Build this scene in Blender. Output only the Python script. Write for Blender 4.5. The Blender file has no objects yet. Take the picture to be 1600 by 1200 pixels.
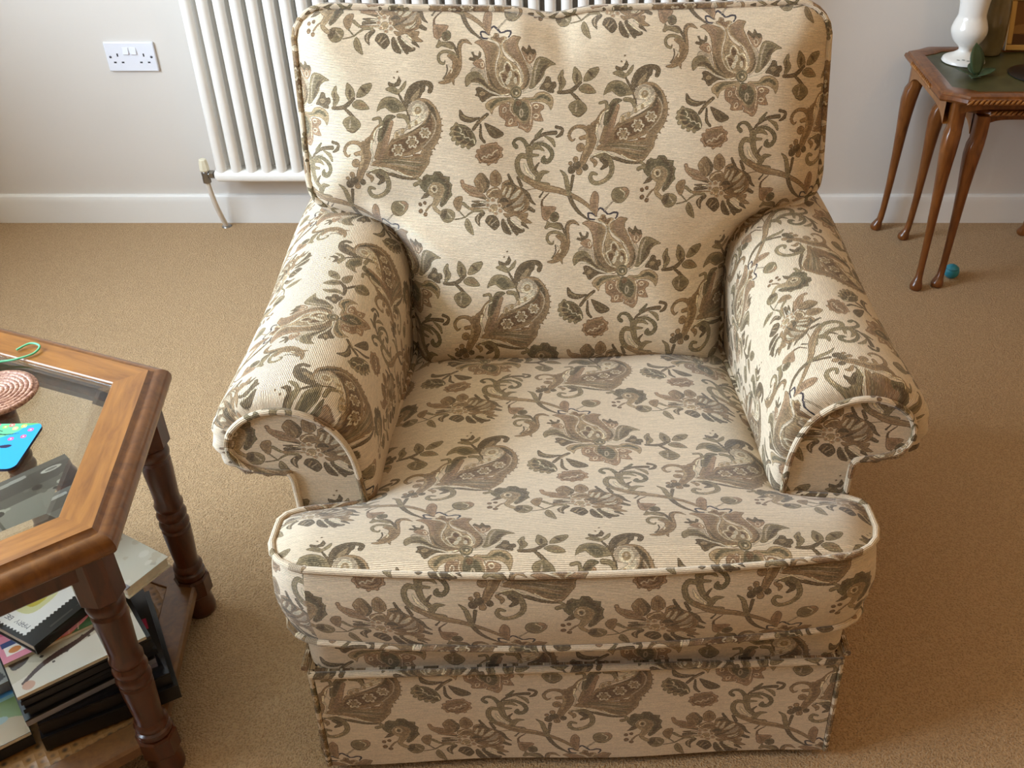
import bpy, bmesh, math, random
import numpy as np
from mathutils import Vector, Matrix

random.seed(7)
RNG = np.random.RandomState(11)
SC = bpy.context.scene
COL = SC.collection
pi = math.pi

UV_OFFSETS = dict(back=(.1082, .1292), seat=(.1526, .0710), border=(-.1416, -.0807), skirt=(-.046, .055), rail=(.10, .02), arm_l=(-.1516, -.1082), arm_r=(-.0865, .0467), face_l=(-.0448, -.1409), face_r=(-.0172, -.1476))
P_WIN, C_WIN, P_LAMP, LAMP, EXPO = 178, (.70, .85, 1.0), 13, (1.5, .6, 2.15), 0.0

# ------------------------------------------------------------------ objects
def link(name, mesh, mat=None, parent=None):
    o = bpy.data.objects.new(name, mesh)
    COL.objects.link(o)
    if mat is not None:
        mesh.materials.append(mat)
    if parent is not None:
        o.parent = parent
    return o

def tag(o, label, cat, group=None, kind=None):
    o['label'] = label
    o['category'] = cat
    if group: o['group'] = group
    if kind: o['kind'] = kind
    return o

def thing(name, label, cat, loc=(0, 0, 0), rz=0.0, group=None):
    o = bpy.data.objects.new(name, None)
    COL.objects.link(o)
    o.empty_display_size = .05
    o.location = loc
    o.rotation_euler = (0, 0, rz)
    return tag(o, label, cat, group)

def mesh_of(name, V, F, uv=None, smooth=True, fix=True, merge=False):
    m = bpy.data.meshes.new(name)
    m.from_pydata([tuple(map(float, v)) for v in V], [], [tuple(map(int, f)) for f in F])
    if uv is not None:
        lay = m.uv_layers.new(name='UVMap')
        li = np.empty(len(m.loops), dtype=np.int32)
        m.loops.foreach_get('vertex_index', li)
        lay.data.foreach_set('uv', np.asarray(uv, dtype=np.float32)[li].ravel())
    if fix:
        bm = bmesh.new(); bm.from_mesh(m)
        if merge: bmesh.ops.remove_doubles(bm, verts=bm.verts, dist=1e-6)
        bmesh.ops.recalc_face_normals(bm, faces=bm.faces)
        bm.to_mesh(m); bm.free()
    m.polygons.foreach_set('use_smooth', [smooth] * len(m.polygons))
    return m

class G:
    """collects verts / faces / uvs of one mesh"""
    def __init__(s): s.V = []; s.F = []; s.U = []
    def add(s, V, F, U=None):
        n = len(s.V)
        s.V += [tuple(v) for v in V]
        s.U += [tuple(u) for u in U] if U is not None else [(v[0], v[2]) for v in V]
        s.F += [tuple(i + n for i in f) for f in F]
    def grid(s, P, U=None, cu=False, cv=False):
        P = np.asarray(P, float); a, b = P.shape[:2]
        F = []
        for i in range(a - (0 if cu else 1)):
            for j in range(b - (0 if cv else 1)):
                i2, j2 = (i + 1) % a, (j + 1) % b
                F.append((i * b + j, i2 * b + j, i2 * b + j2, i * b + j2))
        s.add(P.reshape(-1, 3), F, None if U is None else np.asarray(U, float).reshape(-1, 2))
    def box(s, x0, x1, y0, y1, z0, z1):
        V = [(x, y, z) for z in (z0, z1) for y in (y0, y1) for x in (x0, x1)]
        s.add(V, [(0, 2, 3, 1), (4, 5, 7, 6), (0, 1, 5, 4), (2, 6, 7, 3), (0, 4, 6, 2), (1, 3, 7, 5)],
              [(v[0], v[1] + v[2]) for v in V])
    def lathe(s, prof, cx=0, cy=0, n=24, cap=True):
        P = [[(cx + r * math.cos(2 * pi * k / n), cy + r * math.sin(2 * pi * k / n), z) for k in range(n)] for r, z in prof]
        s.grid(P, None, cv=True)
        if cap:
            for (r, z) in (prof[0], prof[-1]):
                if r > 1e-4:
                    s.add([(cx + r * math.cos(2 * pi * k / n), cy + r * math.sin(2 * pi * k / n), z) for k in range(n)], [tuple(range(n))])
    def tube(s, pts, r, n=10, closed=False, v0=0.0, cap=True):
        pts = [Vector(p) for p in pts]; m = len(pts)
        rs = r if hasattr(r, '__len__') else [r] * m
        rows = []; us = []; acc = 0; up = None
        for i, p in enumerate(pts):
            a = pts[(i - 1) % m] if (closed or i) else pts[0]
            b = pts[(i + 1) % m] if (closed or i < m - 1) else pts[-1]
            t = (b - a)
            if t.length < 1e-9: t = Vector((0, 0, 1))
            t.normalize()
            if up is None:
                up = Vector((0, 0, 1)) if abs(t.z) < .9 else Vector((0, 1, 0))
            up = (up - t * up.dot(t))
            if up.length < 1e-6: up = t.orthogonal()
            up.normalize(); sd = t.cross(up)
            if i: acc += (p - pts[i - 1]).length
            rows.append([p + (up * math.cos(2 * pi * k / n) + sd * math.sin(2 * pi * k / n)) * rs[i] for k in range(n)])
            us.append([(acc, v0 + rs[i] * 2 * pi * abs(k / n - .5)) for k in range(n)])
        s.grid([[tuple(q) for q in row] for row in rows], us, cu=closed, cv=True)
        if cap and not closed:
            for row in (rows[0], rows[-1]):
                s.add([tuple(q) for q in row], [tuple(range(n))])
    def prism(s, poly, z0, z1):
        n = len(poly)
        V = [(x, y, z0) for x, y in poly] + [(x, y, z1) for x, y in poly]
        F = [tuple(range(n))[::-1], tuple(range(n, 2 * n))] + [(i, (i + 1) % n, n + (i + 1) % n, n + i) for i in range(n)]
        s.add(V, F, [(v[0], v[1] + v[2]) for v in V])
    def obj(s, name, mat, parent=None, smooth=False, bevel=0, seg=2, auto=None, merge=False):
        o = link(name, mesh_of(name, s.V, s.F, s.U, smooth, True, merge), mat, parent)
        if bevel:
            b = o.modifiers.new('bevel', 'BEVEL'); b.width = bevel; b.segments = seg; b.limit_method = 'ANGLE'; b.angle_limit = .6
            if auto is None: auto = .7
        if auto is not None:
            o.data.polygons.foreach_set('use_smooth', [True] * len(o.data.polygons))
            for e in o.data.edges: pass
            o.data.set_sharp_from_angle(angle=auto)
        return o

def cr(pts, k=6, closed=False):
    """Catmull-Rom through the points"""
    P = [np.asarray(p, float) for p in pts]; n = len(P); out = []
    rng = n if closed else n - 1
    for i in range(rng):
        p1, p2 = P[i], P[(i + 1) % n]
        p0 = P[(i - 1) % n] if (closed or i) else p1
        p3 = P[(i + 2) % n] if (closed or i < n - 2) else p2
        for j in range(k):
            t = j / k
            out.append(.5 * (2 * p1 + (p2 - p0) * t + (2 * p0 - 5 * p1 + 4 * p2 - p3) * t * t + (3 * p1 - p0 - 3 * p2 + p3) * t ** 3))
    if not closed: out.append(P[-1])
    return np.array(out)

# ------------------------------------------------------------------ painted patterns (woven / printed surfaces)
def hexc(c): return np.array([int(c[i:i + 2], 16) / 255. for i in (0, 2, 4)])

class Tex:
    def __init__(s, w, h, bg, lattice=None):
        s.w, s.h = w, h
        s.a = np.zeros((h, w, 3), np.float32); s.a[:] = hexc(bg)
        s.m = np.zeros((h, w), bool)
        s.lat = lattice or [(0, 0)]
    def _put(s, x0, y0, mask, col):
        hh, ww = mask.shape
        for dx, dy in s.lat:
            X, Y = x0 + dx, y0 + dy
            a, b = max(0, X), min(s.w, X + ww); c, d = max(0, Y), min(s.h, Y + hh)
            if a < b and c < d:
                mk = mask[c - Y:d - Y, a - X:b - X]
                s.a[c:d, a:b][mk] = col
                s.m[c:d, a:b] |= mk
    def poly(s, pts, col):
        P = np.asarray(pts, float)
        x0, y0 = np.floor(P.min(0)).astype(int) - 1; x1, y1 = np.ceil(P.max(0)).astype(int) + 1
        X, Y = np.meshgrid(np.arange(x0, x1) + .5, np.arange(y0, y1) + .5)
        m = np.zeros(X.shape, bool); Q = np.roll(P, -1, 0)
        for (ax, ay), (bx, by) in zip(P, Q):
            if ay == by: continue
            c = (ay > Y) != (by > Y)
            m ^= c & (X < (bx - ax) * (Y - ay) / (by - ay) + ax)
        s._put(x0, y0, m, hexc(col))
    def stroke(s, pts, ws, col):
        P = np.asarray(pts, float); n = len(P)
        w = np.interp(np.linspace(0, 1, n), np.linspace(0, 1, len(ws)), ws) / 2
        R = w.max() + 2
        x0, y0 = np.floor(P.min(0) - R).astype(int); x1, y1 = np.ceil(P.max(0) + R).astype(int)
        m = np.zeros((y1 - y0, x1 - x0), bool)
        for i in range(n):
            j = min(i + 1, n - 1)
            L = max(1, int(np.hypot(*(P[j] - P[i])) / 1.5))
            for k in range(L):
                t = k / L; c = P[i] + (P[j] - P[i]) * t; r = w[i] + (w[j] - w[i]) * t
                a, b = int(c[0] - r) - x0 - 1, int(c[0] + r) - x0 + 2
                d, e = int(c[1] - r) - y0 - 1, int(c[1] + r) - y0 + 2
                a, d = max(a, 0), max(d, 0)
                X, Y = np.meshgrid(np.arange(a, b) + x0 + .5, np.arange(d, e) + y0 + .5)
                q = ((X - c[0]) ** 2 + (Y - c[1]) ** 2 <= r * r)
                sub = m[d:e, a:b]; sub |= q[:sub.shape[0], :sub.shape[1]]
        s._put(x0, y0, m, hexc(col))
    def disc(s, x, y, rx, col, ry=None, rot=0):
        ry = ry or rx; t = np.linspace(0, 2 * pi, 20, endpoint=False)
        cx, sx = math.cos(rot), math.sin(rot)
        s.poly([(x + rx * math.cos(q) * cx - ry * math.sin(q) * sx, y + rx * math.cos(q) * sx + ry * math.sin(q) * cx) for q in t], col)
    def image(s, name):
        im = bpy.data.images.new(name, s.w, s.h)
        px = np.ones((s.h, s.w, 4), np.float32); px[..., :3] = np.clip(s.a, 0, 1)
        im.pixels.foreach_set(px.ravel()); im.update()
        return im

# ---- the tapestry weave: one repeat, half-drop
FA, FB = .385, .30                     # width of the repeat and half its height, metres
TW, TH_ = 880, 1372
FAB = Tex(TW, TH_, 'dfccb1', [(i * TW // 2, j * TH_ // 2) for i in range(-4, 5) for j in range(-3, 4) if (i + j) % 2 == 0])
PAL = dict(t='b8a58a', b='947a5a', r='9e8062', g='8c7b5c', d='6e5d45', n='4a4246', c='d8c9ab', k='7d6246', o='776a4f', m='a78f6c')

def tile(p, fr):
    ox, oy, sc = fr
    dx, dy = p[0] / sc + ox - 806, p[1] / sc + oy - 146
    # inverse of [a=(351,-23), b=(165,276)]
    det = 351 * 276 + 23 * 165
    al = (276 * dx - 165 * dy) / det; be = (23 * dx + 351 * dy) / det
    u, v = al * FA + be * FA / 2, -be * FB
    return (u / FA * TW, v / (2 * FB) * TH_)
PXZ = TW / 352.

def nums(s): 
    q = [float(x) for x in s.replace(',', ' ').split()]
    return list(zip(q[0::2], q[1::2]))
def draw(fr, spec):
    for ln in spec.strip().splitlines():
        ln = ln.strip()
        if not ln or ln[0] == '#': continue
        op, col, rest = ln.replace(',', ' ').split(' ', 2); c = PAL[col]; z = PXZ / fr[2]
        if op == 'P':
            FAB.poly([tile(p, fr) for p in cr(nums(rest), 5, True)], c)
        elif op == 'p':
            FAB.poly([tile(p, fr) for p in nums(rest)], c)
        elif op == 'S':
            a, w = rest.split('|')
            P = nums(a); P = cr(P, 6) if len(P) > 2 else P
            FAB.stroke([tile(p, fr) for p in P], [float(x) * z for x in w.split()], c)
        elif op == 'D':
            q = [float(x) for x in rest.split()]
            x, y = tile(q[:2], fr)
            FAB.disc(x, y, q[2] * z, c, (q[3] if len(q) > 3 else q[2]) * z, -(q[4] if len(q) > 4 else 0))
        elif op == 'O':           # ring: centre, radii, line width
            q = [float(x) for x in rest.split()]
            rx, ry, lw = q[2], q[3], q[4]; ph = q[5] if len(q) > 5 else 0
            pts = [(q[0] + rx * math.cos(k) * math.cos(ph) - ry * math.sin(k) * math.sin(ph), q[1] + rx * math.cos(k) * math.sin(ph) + ry * math.sin(k) * math.cos(ph)) for k in np.linspace(0, 2 * pi, 18)]
            FAB.stroke([tile(p, fr) for p in pts], [lw * z], c)
        elif op == 'R':           # lobed rosette outline
            q = [float(x) for x in rest.split()]
            pts = [(q[0] + (q[2] * (1 + .22 * math.cos(6 * k))) * math.cos(k), q[1] + (q[2] * (1 + .22 * math.cos(6 * k))) * math.sin(k)) for k in np.linspace(0, 2 * pi, 49)]
            FAB.stroke([tile(p, fr) for p in pts], [q[3] * z], c)

LO, LL = (700, 30, 8.), (700, 140, 8.)
# lotus
draw(LO, """
P t 290,660 330,610 420,625 470,640 490,760 560,870 700,930 600,920 500,840 440,720 380,670
P t 950,520 1000,560 1050,600 1065,700 1040,800 980,880 930,910 1000,800 1015,690 990,600
P b 340,320 400,285 480,290 560,315 620,340 650,380 640,450 610,530 595,620 610,720 650,800 720,860 800,900 760,955 660,945 560,890 510,800 490,700 480,600 470,480 440,400 390,350
P r 360,315 420,295 500,300 540,340 540,440 530,560 520,640 500,600 490,480 450,390 400,340
P b 685,340 720,300 770,270 820,235 870,240 920,258 890,310 885,360 910,420 950,510 990,600 1020,690 1020,780 980,860 900,890 930,800 930,720 900,620 850,560 790,500 730,440 690,390
P r 740,320 800,260 860,255 860,330 880,430 930,540 980,640 960,680 900,560 830,480 760,410
S d 500,620 520,720 560,820 640,890|4 26 34 8
S d 1000,650 1010,740 980,830 930,880|4 24 26 8
P m 540,262 570,245 590,205 640,215 650,260 700,245 745,262 700,310 680,340 690,420 740,500 850,580 910,680 930,800 880,880 800,890 700,860 640,790 610,680 620,570 650,470 655,380 630,320 560,290
p k 560,262 590,245 600,210 640,225 655,265 695,252 715,262 690,300 670,335 640,315 600,290
S c 505,265 545,285 610,335 648,385 640,450 612,540 598,640 620,740 680,835 770,872|9
S c 745,275 695,315 685,360 710,420 780,490 850,545 900,610 935,700 935,790 895,850|9
S d 630,560 640,660 680,780 740,840|10 16 16 8
S n 500,272 435,262 422,195 470,195 515,225|18 22 22 18
S n 515,225 540,160 580,128 640,175 665,203|20 22 24 18
S n 665,203 700,198 740,182 790,186 785,225 765,255|16 22 22 16
S c 715,838 668,745 655,685 705,650 715,585 750,552 792,600 815,652 862,645 905,700 912,785 885,838|14
p k 715,600 750,568 785,625 770,690 730,670
p k 678,690 735,690 745,765 702,800 678,750
p k 828,668 882,700 888,790 835,750
D c 782,700 22 42
D c 752,778 24 46 .3
D c 845,768 20 40
O k 660,600 26 26 9
O k 830,580 26 26 9
O k 705,500 22 24 8
D o 850,915 72
O m 850,915 50 46 8
D c 855,925 14
P g 220,770 250,700 320,660 400,675 450,740 510,820 600,880 690,930 560,905 450,850 390,805 310,795 265,830 235,845
S d 285,790 340,762 410,770 480,830 560,890 655,922|8 36 44 36 24 8
S d 380,735 450,780|10 30
S c 320,822 400,822 480,872 560,920 660,950 760,935|12
P r 320,560 380,520 440,520 475,600 440,640 360,610
p d 300,432 330,428 345,470 385,480 400,418 428,440 420,495 380,520 340,545 268,522 285,493 330,500
O c 438,580 18 30 9
P d 345,950 365,920 355,865 400,848 450,868 500,900 560,930 650,960 560,960 500,990 440,1032 405,1005 390,970
D m 435,930 34 24
P m 800,975 700,975 600,980 520,1005 468,1060 480,1110 520,1140 550,1182 568,1130 590,1100 640,1070 740,1040 840,1040
S o 790,990 690,1000 600,1020 540,1090|10 30 50 40
P m 930,980 1050,975 1100,925 1180,905 1260,930 1312,990 1312,1060 1280,1132 1250,1080 1190,1040 1100,1030 1000,1040 930,1045
S o 950,1000 1080,1000 1180,960 1270,1010|10 26 50 30
P r 920,405 945,365 985,400 1040,420 1105,440 1085,520 1030,575 995,560 960,500
p d 920,405 938,360 962,392 990,405 1015,342 1048,398 1092,402 1105,450 1070,470 1030,430 1000,470 950,430
O c 1028,505 24 36 9
P g 1010,860 1040,760 1060,640 1090,540 1140,490 1220,500 1300,545 1348,585 1280,600 1220,650 1190,730 1120,810 1060,870
S t 1075,800 1090,680 1120,580 1150,520|10 18 22 10
S d 1262,570 1195,630 1145,740 1088,830|12 56 50 8
S c 1210,715 1180,790 1120,860 1040,900 925,928|10
P d 1140,870 1200,780 1230,722 1280,740 1290,790 1340,790 1352,850 1320,880 1320,920 1260,920 1200,890
D m 1238,830 34 26
""")
draw(LL, """
P r 770,160 765,260 820,340 880,420 870,462 930,490 970,520 1010,515 1050,440 1058,340 1045,200 1000,130 880,120
P r 640,200 700,165 770,180 770,260 830,340 872,432 800,450 708,440 716,380 680,350 640,310
P r 1050,180 1110,162 1192,190 1190,240 1150,270 1170,330 1182,388 1060,370 1045,300
P m 800,140 795,240 850,330 910,400 960,420 1010,360 1035,270 1010,180 950,130
S c 785,175 778,250 830,320|8
S c 1020,420 1035,330 1040,230 1020,170|8
P o 855,110 815,180 815,260 850,310 910,370 955,385 1000,330 1008,240 960,160
D k 880,165 36
D t 912,285 26 52
D o 912,285 12 34
O c 705,245 20 32 10 .3
O c 780,385 20 34 10 .5
O c 1100,205 26 22 10
O c 1095,320 30 22 10
S t 900,440 960,470 1000,450|9
""")
# chrysanthemum
E = (680, 230, 8.)
draw(E, """
S b 410,560 520,575 630,612|20 44 30
S d 430,545 540,585 640,615|10 24 16
P r 300,380 340,372 362,420 430,440 500,470 560,530 620,580 540,580 420,560 340,500 310,450
S m 330,420 400,490 520,540|8 18 8
P b 470,385 500,330 550,285 600,300 650,370 660,450 620,520 560,540 500,480 480,430
S d 570,295 640,390 640,460 600,520|10 44 40 20
S m 500,360 560,430 590,500|8 14 8
P b 680,300 740,248 800,300 822,370 800,430 740,462 680,440 668,370
S k 740,280 750,360 745,440|6 20 8
P b 620,530 680,480 760,462 810,520 790,590 700,610 640,590
S c 640,560 700,500 770,490|9
P b 825,410 900,375 960,420 1040,470 1100,520 1155,640 1155,740 1060,795 960,805 860,770 760,660 780,590 800,520 815,450
S d 840,440 920,420 1000,470|20 40 24
S c 868,468 836,545|14 34
S c 930,478 890,575|20 44
S d 990,478 935,560|34 14
S c 1030,520 985,570 930,610|40 56 16
S t 1085,560 1040,640 950,690|20 60 20
S d 790,640 840,620 890,640|30 56 30
S d 980,640 900,690 835,720|14 36 22
S c 1090,680 1060,730 980,745|16 44 26
S k 1130,700 1060,770 960,790|14 26 10
S d 900,310 935,390 975,440|26 40 16
S d 1018,350 1060,450|34 44
S d 1060,480 1140,560 1180,640 1240,690|24 50 40 8
S d 1160,735 1215,765|52 40
S k 560,330 540,430 560,510|6 14 6
S d 700,330 690,420|6 14
S d 790,340 790,430|6 14
S k 340,460 430,530 540,560|6 14 6
S d 860,420 900,470|8 14
S k 1000,620 900,680|6 12
S d 1110,600 1090,700 1010,770|6 16 8
S m 900,800 1040,830|10 20
S d 440,640 520,650 610,650|12 44 20
S d 450,690 610,688|44 22
S b 430,735 640,735|40 26
S c 540,650 612,652|12
S c 530,742 640,745|12
P b 830,790 960,800 1060,790 1142,790 1120,862 1050,872 980,822 880,852
D m 710,725 52
D r 640,630 26
D r 702,622 30
D r 636,688 26
D r 782,692 26
D r 795,760 28
D r 735,792 28
D r 668,752 26
O c 640,630 24 24 9
O c 702,622 30 28 9
O c 636,688 24 26 9
O c 782,692 24 24 9
O c 795,760 26 28 9
O c 735,792 28 24 9
O c 668,752 24 24 9
S d 580,790 505,860 530,955|46 76 8
S t 520,810 500,860 510,920|8 12 6
P d 600,885 640,820 720,815 770,870 782,940 720,1002 660,962 620,922
S m 690,850 650,910|12 20
S t 740,880 680,930|8 14
P d 800,900 830,855 880,930 930,1052 850,1040 810,980
S d 900,870 945,960 1000,1052|50 66 34
S d 985,960 1030,1000 1080,1005|50 74 40
S b 1060,860 1120,890 1185,912|80 60 14
S d 1075,920 1145,980|50 14
S c 850,872 915,980 945,1045|10 18 10
S c 925,868 1000,935 1070,985|14 26 10
S c 1000,850 1050,890|26 16
P g 18,820 60,752 150,745 210,780 216,840 170,910 90,922 40,880
P d 22,820 60,760 120,760 100,840 60,890
S t 120,790 170,850|8 20
P b 200,650 240,590 320,580 312,680 280,770 240,760 205,700
S g 210,880 330,850 400,800 470,760 560,760|14 18 22 34 40
S g 270,765 345,850|16
S g 330,672 400,730|44 34
P g 362,860 335,940 370,1020 452,1070 432,950 400,880
S d 375,900 420,1040|10 14
S k 1405,550 1320,640 1322,725|12 22 34
S d 1290,595 1345,515|26 12
P r 1310,722 1400,710 1500,730 1420,850 1370,890 1320,850
S b 1340,740 1390,800 1370,870|10 30 10
D o 1475,845 60 62
""")
# scroll branch
draw(LL, """
S o 845,695 812,650 850,600 920,605 970,670 1010,760|52 44 34 44 54 66
S g 990,820 900,805 855,880 870,990 940,1080 1080,1150 1230,1175|56 64 64 66 66 76 70
S c 940,905 970,985 1050,1075 1120,1108|24 44 34 8
S o 870,900 890,1000 960,1090 1080,1160|8 20 18 8
S g 1005,740 1010,860 1040,960 1110,1050|90 76 66 60
S d 1010,680 1080,605 1200,540 1335,525|26 34 44 54
S o 1100,570 1172,480|54 26
S d 1350,575 1405,540 1420,480 1345,455|26 48 34 40
S g 1200,565 1290,620 1322,690|14 56 26
S o 1060,665 1180,665 1270,730 1290,810 1240,875 1185,865 1190,820|34 44 54 54 56 74 34
S t 1080,640 1190,625|8 14
S g 1010,720 1110,700 1190,745|60 56 18
S g 1020,800 1115,800|50 30
S d 1125,895 1080,960 1100,1010|18 38 16
S g 1110,1100 1165,1020 1255,1005|80 66 10
""")
draw((820, 260, 8.), """
S b 0,120 120,205 240,245 400,275 540,325 680,395 800,485 890,595|60 76 86 74 62 52 46 16
S m 60,150 240,225 420,265|8 22 10
S d 540,330 580,430 660,545 795,650|54 52 42 14
S g 540,310 512,180 490,90 425,20|64 62 52 8
S d 562,270 590,100|30 44
P r 870,280 915,340 912,440 890,590 850,520 800,440 820,330
S b 0,270 100,252 230,252|10
P g 1070,315 1110,250 1190,232 1270,240 1300,300 1270,370 1200,432 1120,425 1080,380
S r 1230,260 1280,290 1250,350|40 44 20
S c 1180,260 1240,310 1220,370|8 12 6
S d 1090,380 1160,420|16 22
S t 995,515 1090,415|26 18
""")
# paisley with leaves
B = (870, 80, 8.); Cc = (860, 160, 8.)
ticks = ''
for (x, y, a) in [(1250, 470, -60), (1300, 520, -45), (1335, 580, -30), (1360, 650, -15), (1368, 720, 0), (1362, 790, 10), (1345, 860, 25), (1310, 930, 35), (1270, 1000, 45), (1230, 1060, 50), (1200, 440, -80)]:
    ca, sa = math.cos(math.radians(a)), math.sin(math.radians(a))
    ticks += 'S b %d,%d %d,%d|46 14\n' % (x - 50 * ca, y - 50 * sa, x + 24 * ca, y + 24 * sa)
draw(Cc, """
S b 490,440 440,320 340,288 260,325 225,400 260,460 305,435|56 56 46 44 44 34 8
S d 225,380 250,330 320,295|10 18 10
S b 370,430 430,420|50 60
S b 470,300 510,440 470,560 425,650 385,740 335,790|60 120 120 104 84 60
S m 440,380 450,500 420,620|10 40 20
D b 365,545 54
P b 545,560 700,470 900,470 1100,455 1250,415 1335,395 1300,470 1290,540 1245,605 1205,660 1150,720 1080,745 980,700 880,650 780,605 660,590
S g 700,520 950,540 1180,560|10 40 14
S k 1100,445 1220,440|36 18
S m 760,560 980,590 1150,640|6 16 6
S o 720,505 960,500 1240,500|6 14 6
S t 740,545 960,565 1150,595|4 12 4
S o 1000,560 1120,575 1250,560|6 14 6
S t 860,500 1060,525 1230,530|4 10 4
S t 1080,690 1140,700|10 6
S o 1000,655 1100,690|6 14
S o 900,600 1080,640 1180,650|10 22 8
S d 640,500 900,480|12 20
S d 500,680 620,620 720,650 860,700 1000,735 1140,738|12 34 46 46 34 20
S g 590,640 710,690 760,790 735,890 645,965 545,985 490,930 508,865 565,875|70 76 66 62 54 54 56 48 34
S d 630,690 690,750 625,810|56 70 26
S b 500,690 550,730 540,780|40 60 20
S m 690,930 600,975|8 16
D d 255,820 50
D d 320,770 56
D b 350,845 42
D d 425,790 40
D b 305,690 36
D b 240,742 28
S g 1130,735 1165,775 1095,812|34 46 54
S c 490,660 600,610 680,602 760,642 822,660|12 20 20 18 8
S c 880,640 960,692 1065,715|16 18 8
""")
draw(B, """
P g 690,292 730,260 800,250 850,290 900,230 952,185 935,270 870,330 830,352 760,330
p d 720,230 732,198 800,222 830,200 860,128 892,190 862,250 800,262 740,258
D b 800,150 12
D b 842,80 12
S d 850,340 910,450 960,560 980,665|20 36 34 24
P g 575,555 590,490 640,410 720,372 810,388 870,430 920,500 935,545 860,560 780,572 720,540 680,510 620,530
P o 685,475 760,410 830,450 862,540 780,562 730,520
S d 960,490 940,400 990,290 1070,230 1190,212 1255,250 1240,310|30 40 50 56 60 60 60
P d 950,480 935,390 980,290 1060,225 1180,210 1180,300 1150,335 1110,405 1020,445 980,462
P m 1000,410 1060,330 1115,285 1090,370 1030,432
""" + ticks + """
S b 1010,480 1080,430 1190,445 1265,530 1310,640 1315,760 1280,880 1215,980 1130,1060|50 60 80 100 110 120 120 110 60
S d 1180,440 1265,530 1310,650|20 60 30
P b 1235,555 1285,640 1285,780 1225,920 1125,1015 980,1085 820,1115 640,1135 590,1110 680,1000 760,880 900,830 1050,760 1150,680
P k 1240,620 1265,700 1240,800 1180,900 1060,980 940,1050 800,1080 700,1090 740,960 900,880 1080,800 1180,720
P t 960,530 1000,450 1090,420 1180,460 1220,540 1190,640 1090,710 960,770 870,835 790,885 770,870 790,800 860,760 930,750 960,690 1050,650 1110,600 1060,610 990,600
D c 1085,540 74
D m 1088,540 46
D t 1088,530 16
P c 1060,640 1130,620 1180,560 1170,640 1080,700 990,740 960,730 1000,690
D m 1060,690 22 34
D m 980,740 20 32
D m 890,790 24 36
D m 815,840 26 40
S d 1248,560 1185,690 1060,765 920,845 800,895|26 34 22 14 8
R c 822,1022 60 17
D m 822,1022 38
R c 1005,922 60 17
D m 1005,922 38
R c 1168,812 54 15
D m 1168,812 34
D k 822,975 12
D k 780,1040 12
D k 866,1040 12
D k 1005,875 12
D k 965,945 12
D k 1048,940 12
S t 1258,580 1305,680 1285,800 1222,900 1140,985|12
S r 745,690 705,800 665,940 590,1110|70 84 84 70
S b 640,830 600,960 550,1110|50 60 60
P b 625,690 540,755 480,845 415,895 415,965 470,1010 530,900 570,790
S o 800,615 715,640 650,760 605,890|20 84 104 66
S d 760,620 690,680 650,800 630,860|14 44 44 20
S g 620,695 605,635 530,648|44 40 34
S c 632,735 560,780 530,865 562,960|15 18 18 8
S c 500,910 492,1000 512,1080 478,1200|26 24 18 14
S g 845,605 930,620 962,700|54 56 34
""")
# crested scroll, cherries, small scroll, leaf sprig
draw((1000, 200, 8.), """
p o 40,530 32,500 60,470 70,430 80,390 130,355 165,372 200,370 225,328 300,326 325,350 340,380 420,388 412,450 446,490 428,560 442,620 390,680 355,735 292,782 270,752 312,650 340,560 310,490 250,460 170,480 130,540 140,585 90,592
S d 230,345 310,390 385,470 395,570 350,680 290,760|10 50 50 40 40 16
S d 70,440 120,400|24 30
p d 28,682 90,600 150,570 172,612 110,662
D m 235,560 98
S m 275,560 245,680 200,780 265,852|150 96 54 50
S b 290,500 320,560 280,650|8 20 8
O c 215,545 36 44 11
D d 215,548 20 24
D k 20,752 26
D k 82,730 24
D k 20,842 30
D k 80,882 28
S b 90,835 140,770 185,738|28 24 14
""")
draw(LL, """
S d 492,298 400,372 320,472|40 46 42
S m 470,320 400,390|6 12
S d 160,250 190,330 285,362 395,338|26 74 64 16
S g 170,300 230,340 300,350|6 20 8
P d 455,400 520,420 620,470 692,530 660,572 580,588 520,552 480,480
S g 520,470 590,530|10 24
S d 410,420 408,560 455,632|22 40 30
P o 50,480 90,408 150,410 230,430 300,490 350,590 342,660 280,692 180,672 100,620 58,560
D g 62,470 30
D g 50,530 30
D g 72,590 30
D g 120,640 30
D g 185,676 28
D g 255,692 26
D g 110,415 26
S d 110,440 90,520 140,590 220,640 310,660|30 36 40 36 24
S m 66,490 140,510|14 8
S m 80,560 160,560|14 8
S m 130,630 200,600|14 8
S m 215,672 260,630|14 8
p d 185,450 250,450 305,540 285,585 220,550
S g 215,475 262,545|10 18
S c 148,452 172,488 158,520 200,540 212,574 258,574 280,600 318,596 336,652|11
P r 348,800 380,720 460,660 560,640 640,680 668,760 640,830 560,890 460,888 380,860
D r 372,740 26
D r 358,800 26
D r 420,690 26
D r 590,655 26
D r 655,720 26
D r 655,800 26
D r 400,865 24
D r 500,895 24
D r 590,870 24
S k 380,760 390,830 450,868 540,872 620,820 640,750 600,690|14 22 26 26 22 18 10
S b 440,720 540,690 600,700|20 36 16
S c 415,828 446,800 480,818 500,782 545,792 566,752 614,728|12
S k 470,830 540,828 606,780|10 26 10
""")
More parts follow.
